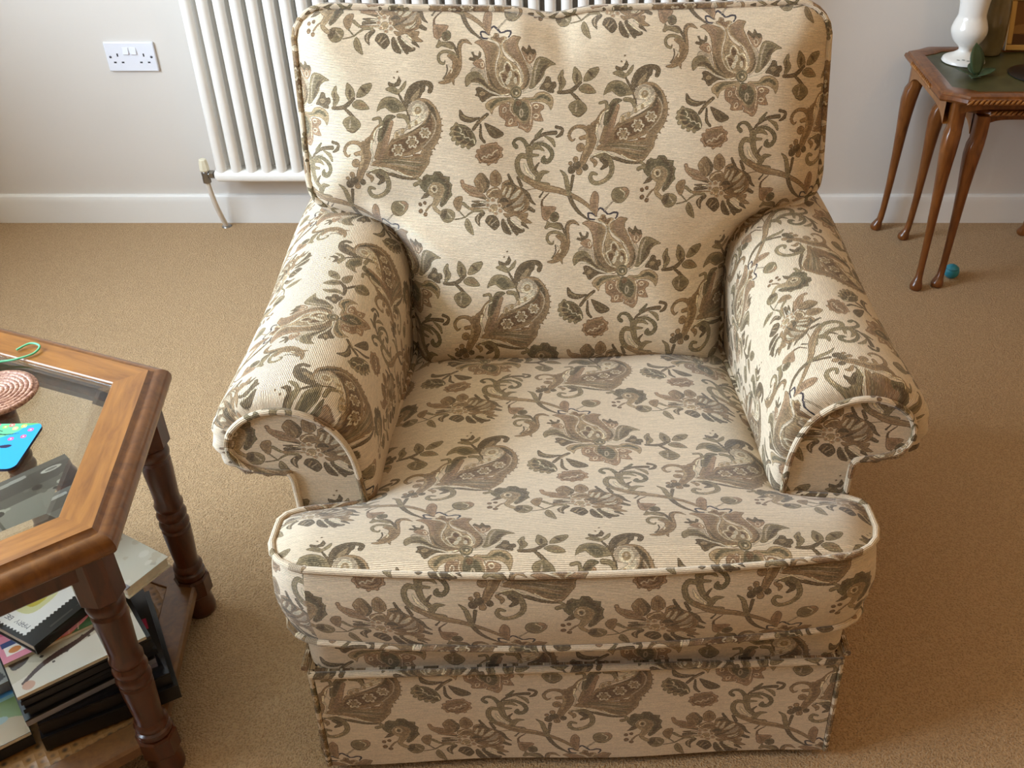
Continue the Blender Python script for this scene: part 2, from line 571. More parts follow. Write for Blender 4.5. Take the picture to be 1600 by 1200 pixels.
draw((630, 50, 10.667), """
S b 1152,240 1060,185 975,215 950,330 965,470 960,600 900,720 790,800 700,840 620,845|18 64 80 74 64 66 76 96 64 26
S d 1090,190 1000,185 930,260 935,420 955,520|8 26 30 40 12
P g 568,280 600,210 615,150 660,190 740,200 820,240 875,300 820,315 740,290 660,270 610,302
S d 745,175 708,120 755,78 802,112|30 44 40 18
S d 760,200 840,230 900,340 945,460|20 44 38 18
S g 900,430 840,380 740,352 655,372 612,440 640,520 700,545 722,500|44 56 56 54 54 48 40 18
S b 780,420 880,480 900,600 830,720 740,800|50 96 140 130 80
S c 780,575 832,640 820,690|18
S d 752,570 752,680 690,785|22
S b 850,820 865,880|50 18
""")
draw(B, """
P g 5,350 40,270 82,245 82,320 112,390 92,450 45,500 18,480 25,420
P g 215,210 280,260 312,340 292,410 240,440 198,380 188,320
P g 328,385 340,320 400,240 512,212 522,260 480,330 400,382
P g 265,475 320,420 400,420 462,480 482,525 400,538 310,522
D d 45,380 18 60
D d 245,340 20 56
D d 420,300 18 56 -.8
D b 390,475 60 24 .3
S d 15,515 120,512 200,482 290,400|40 48 54 40
S d 170,520 240,582 285,635|32 42 42
P g 138,700 170,640 250,608 330,640 372,710 340,770 270,818 200,790
S t 240,670 228,745|18
S d 190,780 270,800 340,760|14 20 12
""")
# woven look: thread rows, slightly ragged edges
sh = RNG.randint(-1, 2, size=TH_)
for y in range(TH_):
    if sh[y]: FAB.a[y] = np.roll(FAB.a[y], sh[y], 0); FAB.m[y] = np.roll(FAB.m[y], sh[y], 0)
# outlines of the motifs, mottled threads inside them, fine ribs everywhere
def shift(m, dx, dy): return np.roll(np.roll(m, dx, 1), dy, 0)
er = FAB.m.copy(); 
for dx, dy in ((3, 0), (-3, 0), (0, 3), (0, -3), (2, 2), (-2, 2), (2, -2), (-2, -2)): er &= shift(FAB.m, dx, dy)
edge_ = FAB.m & ~er
lum = FAB.a.mean(2); er2 = np.zeros_like(er)
for dx, dy in ((2, 0), (-2, 0), (0, 2), (0, -2)): er2 |= np.abs(shift(lum, dx, dy) - lum) > .05
def erode(m, n):
    for k in range(n):
        m = m & shift(m, 1, 0) & shift(m, -1, 0) & shift(m, 0, 1) & shift(m, 0, -1)
    return m
d3 = erode(FAB.m, 3); d8 = erode(d3, 5); d15 = erode(d8, 7)
FAB.a *= (np.where(FAB.m & ~d3, .83, 1.0) * np.where(d3 & ~d8, 1.07, 1.0) * np.where(d8 & ~d15, .97, 1.0) * np.where(d15, .90, 1.0) * np.where(er & er2, 1.10, 1.0))[..., None]
def threads(w_, h_):
    q = RNG.rand(TH_ // h_ + 1, TW // w_ + 1); return np.repeat(np.repeat(q, h_, 0)[:TH_], w_, 1)[:, :TW]
row = np.clip(1.4 * np.sin(np.arange(TH_) * 2 * pi / 5.717) - .5, 0, 1)
dash = .35 + .65 * threads(40, 6)
n1 = threads(5, 3); n2 = threads(22, 3)
FAB.a *= (1 - np.where(FAB.m, .13, .19) * row[:, None] * dash + np.where(FAB.m, .26, .07) * (n1 - .5) + np.where(FAB.m, .10, .06) * (n2 - .5))[..., None]
# stray light threads showing through the motifs
st = (threads(4, 3) > .94) & FAB.m
FAB.a[st] = FAB.a[st] * .55 + hexc(PAL['t']) * .45

# ------------------------------------------------------------------ materials
def srgb(h):
    c = hexc(h); return tuple(np.where(c <= .04045, c / 12.92, ((c + .055) / 1.055) ** 2.4)) + (1.0,)

def M(name):
    m = bpy.data.materials.new(name); m.use_nodes = True
    nt = m.node_tree
    return m, nt, nt.nodes['Principled BSDF']
def N(nt, typ, **kw):
    n = nt.nodes.new(typ)
    for k, v in kw.items():
        if k.startswith('i_'): n.inputs[k[2:].replace('_', ' ')].default_value = v
        else: setattr(n, k, v)
    return n

def plain(name, col, rough=.5, spec=.5, noise=0, nscale=40, metal=0, bump=0, bscale=200, coat=0):
    m, nt, b = M(name)
    b.inputs['Roughness'].default_value = rough
    b.inputs['Specular IOR Level'].default_value = spec
    b.inputs['Metallic'].default_value = metal
    b.inputs['Coat Weight'].default_value = coat
    tc = N(nt, 'ShaderNodeTexCoord')
    nz = N(nt, 'ShaderNodeTexNoise', i_Scale=nscale, i_Detail=4.0)
    nt.links.new(tc.outputs['Object'], nz.inputs['Vector'])
    rp = N(nt, 'ShaderNodeValToRGB')
    c = np.array(srgb(col)); k = max(noise, .004)
    rp.color_ramp.elements[0].color = tuple(np.clip(c * (1 - k), 0, 1)[:3]) + (1,)
    rp.color_ramp.elements[1].color = tuple(np.clip(c * (1 + k), 0, 1)[:3]) + (1,)
    rp.color_ramp.elements[0].position = .35; rp.color_ramp.elements[1].position = .65
    nt.links.new(nz.outputs['Fac'], rp.inputs['Fac'])
    nt.links.new(rp.outputs['Color'], b.inputs['Base Color'])
    if bump:
        n2 = N(nt, 'ShaderNodeTexNoise', i_Scale=bscale, i_Detail=3.0)
        nt.links.new(tc.outputs['Object'], n2.inputs['Vector'])
        bp = N(nt, 'ShaderNodeBump', i_Strength=.5, i_Distance=bump)
        nt.links.new(n2.outputs['Fac'], bp.inputs['Height'])
        nt.links.new(bp.outputs['Normal'], b.inputs['Normal'])
    return m

def wood(name, dark, light, rough=.3, scale=(14, 14, 1.6), coat=.25):
    m, nt, b = M(name)
    tc = N(nt, 'ShaderNodeTexCoord')
    mp = N(nt, 'ShaderNodeMapping'); mp.inputs['Scale'].default_value = scale
    nt.links.new(tc.outputs['Object'], mp.inputs['Vector'])
    nz = N(nt, 'ShaderNodeTexNoise', i_Scale=6.0, i_Detail=6.0, i_Roughness=.6, i_Distortion=.8)
    nt.links.new(mp.outputs['Vector'], nz.inputs['Vector'])
    rp = N(nt, 'ShaderNodeValToRGB')
    rp.color_ramp.elements[0].color = srgb(dark); rp.color_ramp.elements[1].color = srgb(light)
    rp.color_ramp.elements[0].position = .3; rp.color_ramp.elements[1].position = .72
    nt.links.new(nz.outputs['Fac'], rp.inputs['Fac'])
    nt.links.new(rp.outputs['Color'], b.inputs['Base Color'])
    b.inputs['Roughness'].default_value = rough
    b.inputs['Coat Weight'].default_value = coat
    b.inputs['Coat Roughness'].default_value = .12
    return m

def printed(name, tex, rough=.35, spec=.5, interp='Linear'):
    m, nt, b = M(name)
    t = N(nt, 'ShaderNodeTexImage'); t.image = tex.image(name); t.interpolation = interp
    uv = N(nt, 'ShaderNodeUVMap', uv_map='UVMap')
    nt.links.new(uv.outputs['UV'], t.inputs['Vector'])
    nt.links.new(t.outputs['Color'], b.inputs['Base Color'])
    b.inputs['Roughness'].default_value = rough
    b.inputs['Specular IOR Level'].default_value = spec
    return m

def fabric_material():
    m, nt, b = M('floral_tapestry_weave')
    t = N(nt, 'ShaderNodeTexImage'); t.image = FAB.image('floral_tapestry_weave'); t.extension = 'REPEAT'
    uv = N(nt, 'ShaderNodeUVMap', uv_map='UVMap')
    mp = N(nt, 'ShaderNodeMapping'); mp.inputs['Scale'].default_value = (1 / FA, 1 / (2 * FB), 1)
    nt.links.new(uv.outputs['UV'], mp.inputs['Vector'])
    nt.links.new(mp.outputs['Vector'], t.inputs['Vector'])
    # ribs of the weave, from the cloth's own coordinates
    w = N(nt, 'ShaderNodeTexWave', wave_type='BANDS', bands_direction='Y', i_Scale=125.66, i_Distortion=1.2, i_Detail=1.0)
    nt.links.new(uv.outputs['UV'], w.inputs['Vector'])
    n1 = N(nt, 'ShaderNodeTexNoise', i_Scale=500.0, i_Detail=2.0)
    nt.links.new(uv.outputs['UV'], n1.inputs['Vector'])
    ad = N(nt, 'ShaderNodeMath', operation='ADD')
    nt.links.new(w.outputs['Fac'], ad.inputs[0]); nt.links.new(n1.outputs['Fac'], ad.inputs[1])
    bp = N(nt, 'ShaderNodeBump', i_Strength=.75, i_Distance=.001)
    nt.links.new(ad.outputs[0], bp.inputs['Height'])
    nt.links.new(bp.outputs['Normal'], b.inputs['Normal'])
    nt.links.new(t.outputs['Color'], b.inputs['Base Color'])
    b.inputs['Roughness'].default_value = .85
    b.inputs['Specular IOR Level'].default_value = .25
    b.inputs['Sheen Weight'].default_value = .25
    b.inputs['Sheen Roughness'].default_value = .4
    return m
FABRIC = fabric_material()

# ------------------------------------------------------------------ armchair
CH = thing('armchair', 'cream armchair with olive and brown floral tapestry upholstery, piped cushions and rolled arms', 'armchair', (-.016, 1.022, 0), math.radians(2.0))

def facing_uv(V, ou, ov): return [(v[0] + ou, v[2] + ov) for v in V]

# --- arms -------------------------------------------------------
PROF = cr([(.296, .28), (.296, .36), (.295, .44), (.292, .51), (.294, .565), (.308, .612), (.340, .646), (.385, .662), (.430, .660), (.472, .643), (.503, .612),
           (.516, .575), (.511, .540), (.490, .516), (.455, .506), (.428, .505), (.411, .501), (.404, .475), (.404, .42), (.404, .34), (.404, .245)], 4)
FACE = cr([(.309, .28), (.309, .36), (.309, .44), (.312, .51), (.319, .557), (.336, .595), (.363, .621), (.396, .634), (.428, .634), (.458, .622), (.480, .601),
           (.489, .575), (.485, .553), (.470, .538), (.447, .530), (.424, .527), (.409, .521), (.406, .48), (.406, .42), (.406, .34), (.406, .245)], 4)
d = np.gradient(PROF, axis=0); nrm = np.stack([-d[:, 1], d[:, 0]], 1); nrm /= np.linalg.norm(nrm, axis=1)[:, None]
arc = np.concatenate([[0], np.cumsum(np.linalg.norm(np.diff(PROF, axis=0), axis=1))])
YF = .130
SECT = [(YF, 1), (YF + .001, .72), (YF + .005, .42), (YF + .012, .19), (YF + .022, .06), (YF + .035, 0), (YF + .055, -.02)] + [(y, 0) for y in np.linspace(.21, .90, 16)]
UVO = dict(arm_l=(0, 0), arm_r=(0, 0), face_l=(0, 0), face_r=(0, 0), back=(0, 0), seat=(0, 0), border=(0, 0), skirt=(0, 0), rail=(0, 0))
UVO.update(UV_OFFSETS)

def arm(side):
    key = 'l' if side < 0 else 'r'
    ou, ov = UVO['arm_' + key]
    rows = []; us = []
    for y, ins in SECT:
        pleat = 0
        if ins > .001:
            pleat = .0035 * np.sin(arc * 2 * pi / .034 + 1.1) * np.clip((PROF[:, 0] - .40) / .06, 0, 1) * np.clip((.5 - abs(ins - .4)) * 3, 0, 1)
        # soft hollows and fullness along the roll
        full = .004 * np.sin(y * 9 + 1) * np.clip((PROF[:, 1] - .5) / .1, 0, 1)
        q = PROF * (1 - ins) + FACE * ins + nrm * (pleat + full)[:, None]
        rows.append([(side * p[0], y, p[1]) for p in q])
        us.append([((y if side < 0 else -y) + ou, a + ov) for a in arc])
    g = G(); g.grid(rows, us)
    # closed back end
    n = len(PROF); 
    g.add([(side * p[0], SECT[-1][0], p[1]) for p in PROF], [tuple(range(n))], [(side * p[0], p[1]) for p in PROF])
    a = g.obj('arm', FABRIC, CH, smooth=True)
    # scroll facing at the front
    f0 = FACE
    g = G(); cen = np.array([.40, .58])
    ks = [0, .35, .7, .9, 1]; poly = [(side * p[0], YF - .001, p[1]) for p in f0]
    fo = UVO['face_' + key]
    g.add(poly, [tuple(range(n))], facing_uv(poly, *fo))
    fc = g.obj('arm_facing', FABRIC, a, smooth=False)
    g = G()
    g.tube([(side * p[0], YF - .003, p[1]) for p in f0], .0052, n=8, v0=.11 * side)
    g.obj('piping', FABRIC, a, smooth=True)
    return a
arm(-1); arm(1)

# --- cushions: outline + pillow thickness -------------------------------------
def dist_to(poly, P):
    """distance of every point to a closed outline"""
    Q = np.roll(poly, -1, 0); best = np.full(len(P), 9.)
    for a, b in zip(poly, Q):
        ab = b - a; L = max(ab @ ab, 1e-12)
        t = np.clip(((P - a) @ ab) / L, 0, 1)
        best = np.minimum(best, np.linalg.norm(P - a - t[:, None] * ab, axis=1))
    return best

def seat_cushion():
    ys = np.array([0, .004, .012, .025, .045, .07, .09, .103, .111, .116, .121, .128, .14, .16] + list(np.linspace(.19, .64, 20)))
    ws = np.interp(ys, [0, .004, .012, .025, .045, .09, .103, .111, .116, .121, .128, .14, .64], [.375, .392, .408, .420, .426, .425, .418, .404, .385, .345, .318, .302, .286])
    S = np.linspace(-1, 1, 61)
    def bow(x, y): return -.030 * (1 - (x / .426) ** 2) * np.clip(1 - y / .12, 0, 1)
    X = ws[:, None] * S[None]; Y = ys[:, None] + bow(X, ys[:, None])
    ne = len(ys)
    out = [(X[0, j], Y[0, j]) for j in range(61)] + [(X[i, -1], Y[i, -1]) for i in range(1, ne)] + [(X[-1, j], Y[-1, j]) for j in range(59, -1, -1)] + [(X[i, 0], Y[i, 0]) for i in range(ne - 2, 0, -1)]
    out = np.array(out)
    D = dist_to(out, np.stack([X.ravel(), Y.ravel()], 1)).reshape(X.shape)
    zb = lambda y: np.interp(y, [-.03, .08, .30, .575], [.466, .466, .446, .410])
    crown = lambda x, y, dd: .030 * (1 - np.exp(-dd / .042)) + .010 * np.clip(dd / .25, 0, 1) + .002 * np.sin(x * 17 + y * 9) * np.clip(dd / .08, 0, 1)
    Z = zb(Y) + crown(X, Y, D)
    ou, ov = UVO['seat']
    g = G(); g.grid(np.stack([X, Y, Z], -1), np.stack([X + ou, Y * 1.03 - .058 * np.clip((.16 - Y) / .13, 0, 1.2) ** 1.5 + ov], -1))
    # border: a band round the outline, softly swollen
    bo = UVO['border']
    m = len(out); nx = np.roll(out, -1, 0) - np.roll(out, 1, 0); nv = np.stack([nx[:, 1], -nx[:, 0]], 1); nv /= np.linalg.norm(nv, axis=1)[:, None]
    ac = np.concatenate([[0], np.cumsum(np.linalg.norm(np.diff(out, axis=0), axis=1))]); ac -= ac[30]
    rows = []; us = []
    for k in np.linspace(0, 1, 9):
        h = .145 * k; sw = .013 * math.sin(pi * k)
        rows.append([(p[0] + q[0] * sw, p[1] + q[1] * sw, zb(p[1]) - h) for p, q in zip(out, nv)])
        us.append([(a + bo[0], -h + bo[1]) for a in ac])
    rows = [r + [r[0]] for r in rows]; us = [u + [(u[-1][0] + .02, u[-1][1])] for u in us]
    g.grid(rows, us)
    Zb = zb(Y) - .145 - .008 * (1 - np.exp(-D / .04))
    g.grid(np.stack([X, Y, Zb], -1), np.stack([X, Y], -1))
    c = g.obj('seat_cushion', FABRIC, CH, smooth=True)
    for nm, dz in (('piping', .001), ('piping', -.146)):
        g = G(); g.tube([(p[0] + q[0] * .003, p[1] + q[1] * .003, zb(p[1]) + dz) for p, q in zip(out, nv)], .0052, n=8, closed=True, v0=.07 + dz)
        g.obj(nm, FABRIC, c, smooth=True)
seat_cushion()

RK = math.radians(17); CQ, SQ = math.cos(RK), math.sin(RK)
def bpos(p, q, t, y0=.615, z0=.40):      # t: out of the cushion's face, towards the sitter
    return (p, y0 + q * SQ - t * CQ, z0 + q * CQ + t * SQ)
def back_cushion():
    qs = np.array(list(np.linspace(-.02, .18, 13)) + [.20, .215, .23, .245, .257, .266, .273, .279, .285, .292, .302, .316] + list(np.linspace(.335, .575, 14)) + [.592, .605, .615, .622, .627])
    ws = np.interp(qs, [-.02, .0, .10, .18, .215, .245, .257, .266, .273, .279, .285, .292, .302, .316, .335, .575, .592, .605, .615, .622, .627],
                   [.280, .285, .290, .293, .301, .320, .340, .362, .385, .407, .425, .439, .450, .457, .460, .462, .458, .450, .440, .428, .414])
    S = np.linspace(-1, 1, 71)
    sag = lambda x, q: -.012 * np.exp(-((x + .02) / .05) ** 2) * np.clip((q - .45) / .17, 0, 1) - .009 * (1 - (x / .46) ** 2) * np.clip((q - .3) / .3, 0, 1)
    X = ws[:, None] * S[None]; Q = qs[:, None] + sag(X, qs[:, None]); ne = len(qs)
    out = [(X[0, j], Q[0, j]) for j in range(71)] + [(X[i, -1], Q[i, -1]) for i in range(1, ne)] + [(X[-1, j], Q[-1, j]) for j in range(69, -1, -1)] + [(X[i, 0], Q[i, 0]) for i in range(ne - 2, 0, -1)]
    out = np.array(out)
    D = dist_to(out, np.stack([X.ravel(), Q.ravel()], 1)).reshape(X.shape)
    hm = np.interp(Q, [0, .10, .3, .5, .63], [.140, .128, .097, .070, .060])
    T = hm * (1 - np.exp(-D / np.interp(Q, [0, .15], [.034, .048]))) 
    # creases that run in from the notches, a dent in the top edge, general unevenness
    def crease(x0, q0, x1, q1, w, h):
        a = np.array([x0, q0]); ab = np.array([x1 - x0, q1 - q0]); L = np.hypot(*ab); u = ab / L
        s = ((X - x0) * u[0] + (Q - q0) * u[1]) / L; r = (X - x0) * -u[1] + (Q - q0) * u[0]
        return h * np.exp(-(r / w) ** 2) * np.clip(s * 6, 0, 1) * np.clip((1 - s) * 2, 0, 1)
    fade = 1 - np.exp(-D / .02)
    T += fade * (crease(-.36, .30, -.17, .18, .016, .016) + crease(-.40, .33, -.16, .26, .022, -.012) + crease(.36, .30, .20, .20, .018, .010) + crease(.38, .34, .20, .27, .024, -.008)
                 + crease(-.02, .64, .01, .50, .018, -.012) + crease(-.07, .64, -.08, .52, .02, .008) + crease(.05, .64, .09, .54, .02, .006)
                 + .004 * np.sin(X * 13 + 1.3) * np.sin(Q * 11 + .4) + .0025 * np.sin(X * 31 + Q * 17))
    ou, ov = UVO['back']
    g = G(); V = [[bpos(X[i, j], Q[i, j], T[i, j]) for j in range(71)] for i in range(ne)]
    g.grid(V, np.stack([X - .05 * Q + ou, Q * .965 - .055 * X + ov], -1))
    m = len(out); rows = []; us = []
    ac = np.concatenate([[0], np.cumsum(np.linalg.norm(np.diff(out, axis=0), axis=1))])
    nx = np.roll(out, -1, 0) - np.roll(out, 1, 0); nv = np.stack([nx[:, 1], -nx[:, 0]], 1); nv /= np.linalg.norm(nv, axis=1)[:, None] + 1e-9
    for k in np.linspace(0, 1, 7):
        sw = .012 * math.sin(pi * k)
        r = [bpos(p[0] + q[0] * sw, p[1] + q[1] * sw, -.13 * k) for p, q in zip(out, nv)]
        rows.append(r + [r[0]]); u = [(a, -.13 * k) for a in ac]; us.append(u + [(ac[-1] + .02, -.13 * k)])
    g.grid(rows, us)
    Tb = -.13 - .03 * (1 - np.exp(-D / .05))
    g.grid([[bpos(X[i, j], Q[i, j], Tb[i, j]) for j in range(71)] for i in range(ne)], np.stack([X, Q], -1))
    c = g.obj('back_cushion', FABRIC, CH, smooth=True)
    for t in (0.001, -.131):
        g = G(); g.tube([bpos(p[0] + q[0] * .003, p[1] + q[1] * .003, t) for p, q in zip(out, nv)], .0056, n=8, closed=True, v0=.21 + t)
        g.obj('piping', FABRIC, c, smooth=True)
back_cushion()

# --- outside back, front rail, skirt -----------------------------------------
def loft_panel(name, pts, z0, z1, off, thick=.012, wave=0, flare=0, parent=CH, nz=8):
    pts = np.array(pts, float); ac = np.concatenate([[0], np.cumsum(np.linalg.norm(np.diff(pts, axis=0), axis=1))])
    ac -= ac[-1] / 2
    t = np.gradient(pts, axis=0); nv = np.stack([t[:, 1], -t[:, 0]], 1); nv /= np.linalg.norm(nv, axis=1)[:, None]
    g = G()
    for s in (0, 1):
        rows = []; us = []
        for k in np.linspace(0, 1, nz):
            z = z1 + (z0 - z1) * k
            o = flare * k + wave * k * np.sin(ac * 15 + .6) - thick * s
            rows.append([(p[0] + q[0] * oo, p[1] + q[1] * oo, z) for p, q, oo in zip(pts, nv, o)])
            us.append([(a + off[0], z + off[1]) for a in ac])
        if s == 0: A = rows
        g.grid(rows, us); B_ = rows
    for i in (0, -1):
        g.add([A[i][j] for j in range(len(pts))] + [B_[i][j] for j in range(len(pts))], [(j, j + 1, len(pts) + j + 1, len(pts) + j) for j in range(len(pts) - 1)])
        e = [r[i] for r in A]; f = [r[i] for r in B_]
        g.add(e + f, [(j, j + 1, nz + j + 1, nz + j) for j in range(nz - 1)])
    return g.obj(name, FABRIC, parent, smooth=True, auto=.8)

xs = np.linspace(-.400, .400, 41)
RC = .035
rp_ = [(-.409, y) for y in np.linspace(.89, .012 + RC, 24)] + [(-.409 + RC - RC * math.cos(a), .012 + RC - RC * math.sin(a)) for a in np.linspace(.15, pi / 2 - .15, 6)] + [(x, .012) for x in np.linspace(-.409 + RC, .409 - RC, 40)]
rp_ += [(.409 - RC + RC * math.sin(a), .012 + RC - RC * math.cos(a)) for a in np.linspace(.15, pi / 2 - .15, 6)] + [(.409, y) for y in np.linspace(.012 + RC, .89, 24)]
rail = loft_panel('base_rail', rp_, .225, .322, UVO['rail'])
fs = loft_panel('front_skirt', [(x, .002) for x in np.linspace(-.398, .398, 41)], .022, .236, UVO['skirt'], wave=.003, flare=.006)
g = G(); g.tube([(x, -.002, .238) for x in np.linspace(-.402, .402, 41)], .006, n=8, v0=.3); g.obj('piping', FABRIC, fs, smooth=True)
for sx in (-1, 1):
    ysd = np.linspace(.012, .93, 30)
    pts = [(sx * .407, y) for y in (ysd if sx > 0 else ysd[::-1])]
    ss = loft_panel('side_skirt', pts, .022, .236, (.13 * sx, .03), wave=.003, flare=.008)
    g = G(); g.tube([(sx * .413, y, .238) for y in ysd], .006, n=8, v0=.2); g.obj('piping', FABRIC, ss, smooth=True)
    g = G(); g.tube([(sx * .4035, .006 - .010 * k, .236 - .214 * k) for k in np.linspace(0, 1, 8)], .005, n=8, v0=.16); g.obj('piping', FABRIC, ss, smooth=True)
    # the pleat's underlay behind the corner
    g = G(); g.box(sx * .385 - .02, sx * .385 + .02, .012, .05, .022, .236); g.obj('corner_pleat', FABRIC, CH, bevel=.006)
g = G()
for k0, k1 in ((0, 1),):
    P = [[(x, .80 + .10 * (z / .9) + .015 * (1 - (x / .41) ** 2) * math.sin(pi * min(1, z / .9)), z) for x in np.linspace(-.41, .41, 15)] for z in np.linspace(.22, .90, 12)]
    P2 = [[(x, y - .10, z) for x, y, z in r] for r in P]
    g.grid(P, [[(q[0], q[2]) for q in r] for r in P]); g.grid(P2, [[(q[0], q[2]) for q in r] for r in P2])
    for i in (0, -1):
        n = len(P[0]); g.add(P[i] + P2[i], [(j, j + 1, n + j + 1, n + j) for j in range(n - 1)])
        e = [r[i] for r in P]; f = [r[i] for r in P2]; n = len(e); g.add(e + f, [(j, j + 1, n + j + 1, n + j) for j in range(n - 1)])
g.obj('back_panel', FABRIC, CH, smooth=True, auto=.8)
loft_panel('back_skirt', [(x, .905) for x in np.linspace(.40, -.40, 31)], .022, .236, (.05, .0), wave=.003, flare=.006)
g = G(); g.box(-.395, .395, .03, .86, .10, .30); g.obj('base_frame', plain('hessian_underside', '4d3f2e', .9), CH)
FOOT = plain('dark_castor', '2a211a', .5)
for fx in (-.34, .34):
    for fy in (.09, .82):
        g = G(); g.lathe([(.022, 0), (.024, .02), (.018, .05), (.02, .11)], fx, fy, 14); g.obj('foot', FOOT, CH, smooth=True, auto=.7)

# ------------------------------------------------------------------ room shell
WY = 3.034
WALL = plain('cream_wall_paint', 'd6d0ca', .9, .2, noise=.012, nscale=3, bump=.0006, bscale=90)
WHITE_GLOSS = plain('white_gloss_paint', 'e9e8e6', .35, .5, noise=.01, nscale=6)
CEIL = plain('warm_bounce_ceiling', 'd9c8ab', .95, .1, noise=.01)  # unseen ceiling, tinted warm so that the bounced light turns warmer

def carpet():
    m, nt, b = M('beige_twist_carpet')
    tc = N(nt, 'ShaderNodeTexCoord')
    v = N(nt, 'ShaderNodeTexVoronoi', i_Scale=250.0)
    n1 = N(nt, 'ShaderNodeTexNoise', i_Scale=340.0, i_Detail=3.0)
    n2 = N(nt, 'ShaderNodeTexNoise', i_Scale=5.0, i_Detail=3.0)
    for n in (v, n1, n2): nt.links.new(tc.outputs['Object'], n.inputs['Vector'])
    mx = N(nt, 'ShaderNodeMath', operation='MULTIPLY_ADD'); mx.inputs[1].default_value = .55
    nt.links.new(v.outputs['Distance'], mx.inputs[0]); nt.links.new(n1.outputs['Fac'], mx.inputs[2])
    rp = N(nt, 'ShaderNodeValToRGB')
    rp.color_ramp.elements[0].color = srgb('9f8059'); rp.color_ramp.elements[1].color = srgb('c9a880')
    rp.color_ramp.elements[0].position = .42; rp.color_ramp.elements[1].position = .88
    nt.links.new(mx.outputs[0], rp.inputs['Fac'])
    r2 = N(nt, 'ShaderNodeValToRGB')
    r2.color_ramp.elements[0].color = (.94, .94, .94, 1); r2.color_ramp.elements[1].color = (1, 1, 1, 1)
    nt.links.new(n2.outputs['Fac'], r2.inputs['Fac'])
    mm = N(nt, 'ShaderNodeMix', data_type='RGBA', blend_type='MULTIPLY'); mm.inputs['Factor'].default_value = 1
    nt.links.new(rp.outputs['Color'], mm.inputs['A']); nt.links.new(r2.outputs['Color'], mm.inputs['B'])
    nt.links.new(mm.outputs['Result'], b.inputs['Base Color'])
    bp = N(nt, 'ShaderNodeBump', i_Strength=1.0, i_Distance=.005)
    nt.links.new(mx.outputs[0], bp.inputs['Height']); nt.links.new(bp.outputs['Normal'], b.inputs['Normal'])
    b.inputs['Roughness'].default_value = 1; b.inputs['Specular IOR Level'].default_value = .05
    b.inputs['Sheen Weight'].default_value = .15
    return m

XL, XR, YB = -2.15, 2.9, -2.3
def struct(name, mat, *boxes, bevel=0):
    g = G()
    for b in boxes: g.box(*b)
    o = g.obj(name, mat, bevel=bevel); o['kind'] = 'structure'; return o
struct('floor', carpet(), (XL - .1, XR + .1, YB - .1, WY + .1, -.10, 0))
struct('wall_back', WALL, (XL - .1, XR + .1, WY, WY + .1, 0, 2.4))
WARM = plain('tan_bounce_paint', 'b8976b', .9, .2, noise=.012, nscale=3)  # tan invented for the two unseen walls, for a warm, dimmer bounce light
struct('wall_right', WARM, (XR, XR + .1, YB, WY, 0, 2.4))
struct('wall_front', WARM, (XL - .1, XR + .1, YB - .1, YB, 0, 2.4))
struct('ceiling', CEIL, (XL - .1, XR + .1, YB - .1, WY + .1, 2.4, 2.5))
WY0, WY1, WZ0, WZ1 = .0, 2.25, .95, 2.25
struct('wall_left', WALL, (XL - .1, XL, YB, WY0, 0, 2.4), (XL - .1, XL, WY1, WY, 0, 2.4), (XL - .1, XL, WY0, WY1, 0, WZ0), (XL - .1, XL, WY0, WY1, WZ1, 2.4))
fr = []
for y in (WY0, (WY0 + WY1) / 2 - .03, WY1 - .06): fr.append((XL - .08, XL - .03, y, y + .06, WZ0, WZ1))
for z in (WZ0, WZ1 - .06): fr.append((XL - .08, XL - .03, WY0, WY1, z, z + .06))
wf = struct('window_1', WHITE_GLOSS, *fr)
sill = struct('trim_1', WHITE_GLOSS, (XL - .03, XL + .10, WY0 - .05, WY1 + .05, WZ0 - .03, WZ0))

# skirting board along the back wall: face with an eased top
def skirting(name, x0, x1):
    prof = [(0, 0), (0, .095), (-.008, .0945), (-.013, .090), (-.0155, .082), (-.016, .070), (-.016, 0)]
    g = G(); P = [[(x, WY + a, z) for a, z in prof] for x in (x0, x1)]
    g.grid(P)
    for r in P: g.add(r, [tuple(range(len(r)))])
    o = g.obj(name, WHITE_GLOSS, auto=.5); o['kind'] = 'structure'
skirting('baseboard_back', XL, XR)
struct('baseboard_left', WHITE_GLOSS, (XL, XL + .016, YB, WY - .016, 0, .095))
struct('baseboard_right', WHITE_GLOSS, (XR - .016, XR, YB, WY - .016, 0, .095))

# ------------------------------------------------------------------ wall socket
PLASTIC = plain('white_plastic', 'e2e4ee', .3, .5)
DARKHOLE = plain('socket_slot_dark', '25242c', .7)
SCREW = plain('screw_head', '5b5a62', .4, metal=.6)
sx, sz = -1.3495, .5345
so = thing('wall_socket', 'white double plug socket with two switches on the cream wall left of the radiator', 'socket', (sx, WY, sz))
g = G(); g.box(-.073, .073, -.009, 0, -.043, .043); g.obj('faceplate', PLASTIC, so, bevel=.003, seg=3)
for x in (-.0115, .0115):
    g = G(); g.add([(x - .0085, -.009, .006), (x + .0085, -.009, .006), (x + .0085, -.0135, .008), (x - .0085, -.0135, .008), (x - .0085, -.0105, .028), (x + .0085, -.0105, .028), (x - .0085, -.009, .028), (x + .0085, -.009, .028)],
                   [(0, 1, 2, 3), (3, 2, 5, 4), (4, 5, 7, 6), (0, 3, 4, 6), (1, 7, 5, 2), (0, 6, 7, 1)])
    g.obj('rocker_switch', PLASTIC, so, bevel=.001)
for cx in (-.0385, .0385):
    for (x, z, w, h) in ((0, .0055, .004, .009), (-.0115, -.016, .0075, .0042), (.0115, -.016, .0075, .0042)):
        g = G(); g.box(cx + x - w / 2, cx + x + w / 2, -.0095, -.006, z - h / 2, z + h / 2); g.obj('pin_slot', DARKHOLE, so)
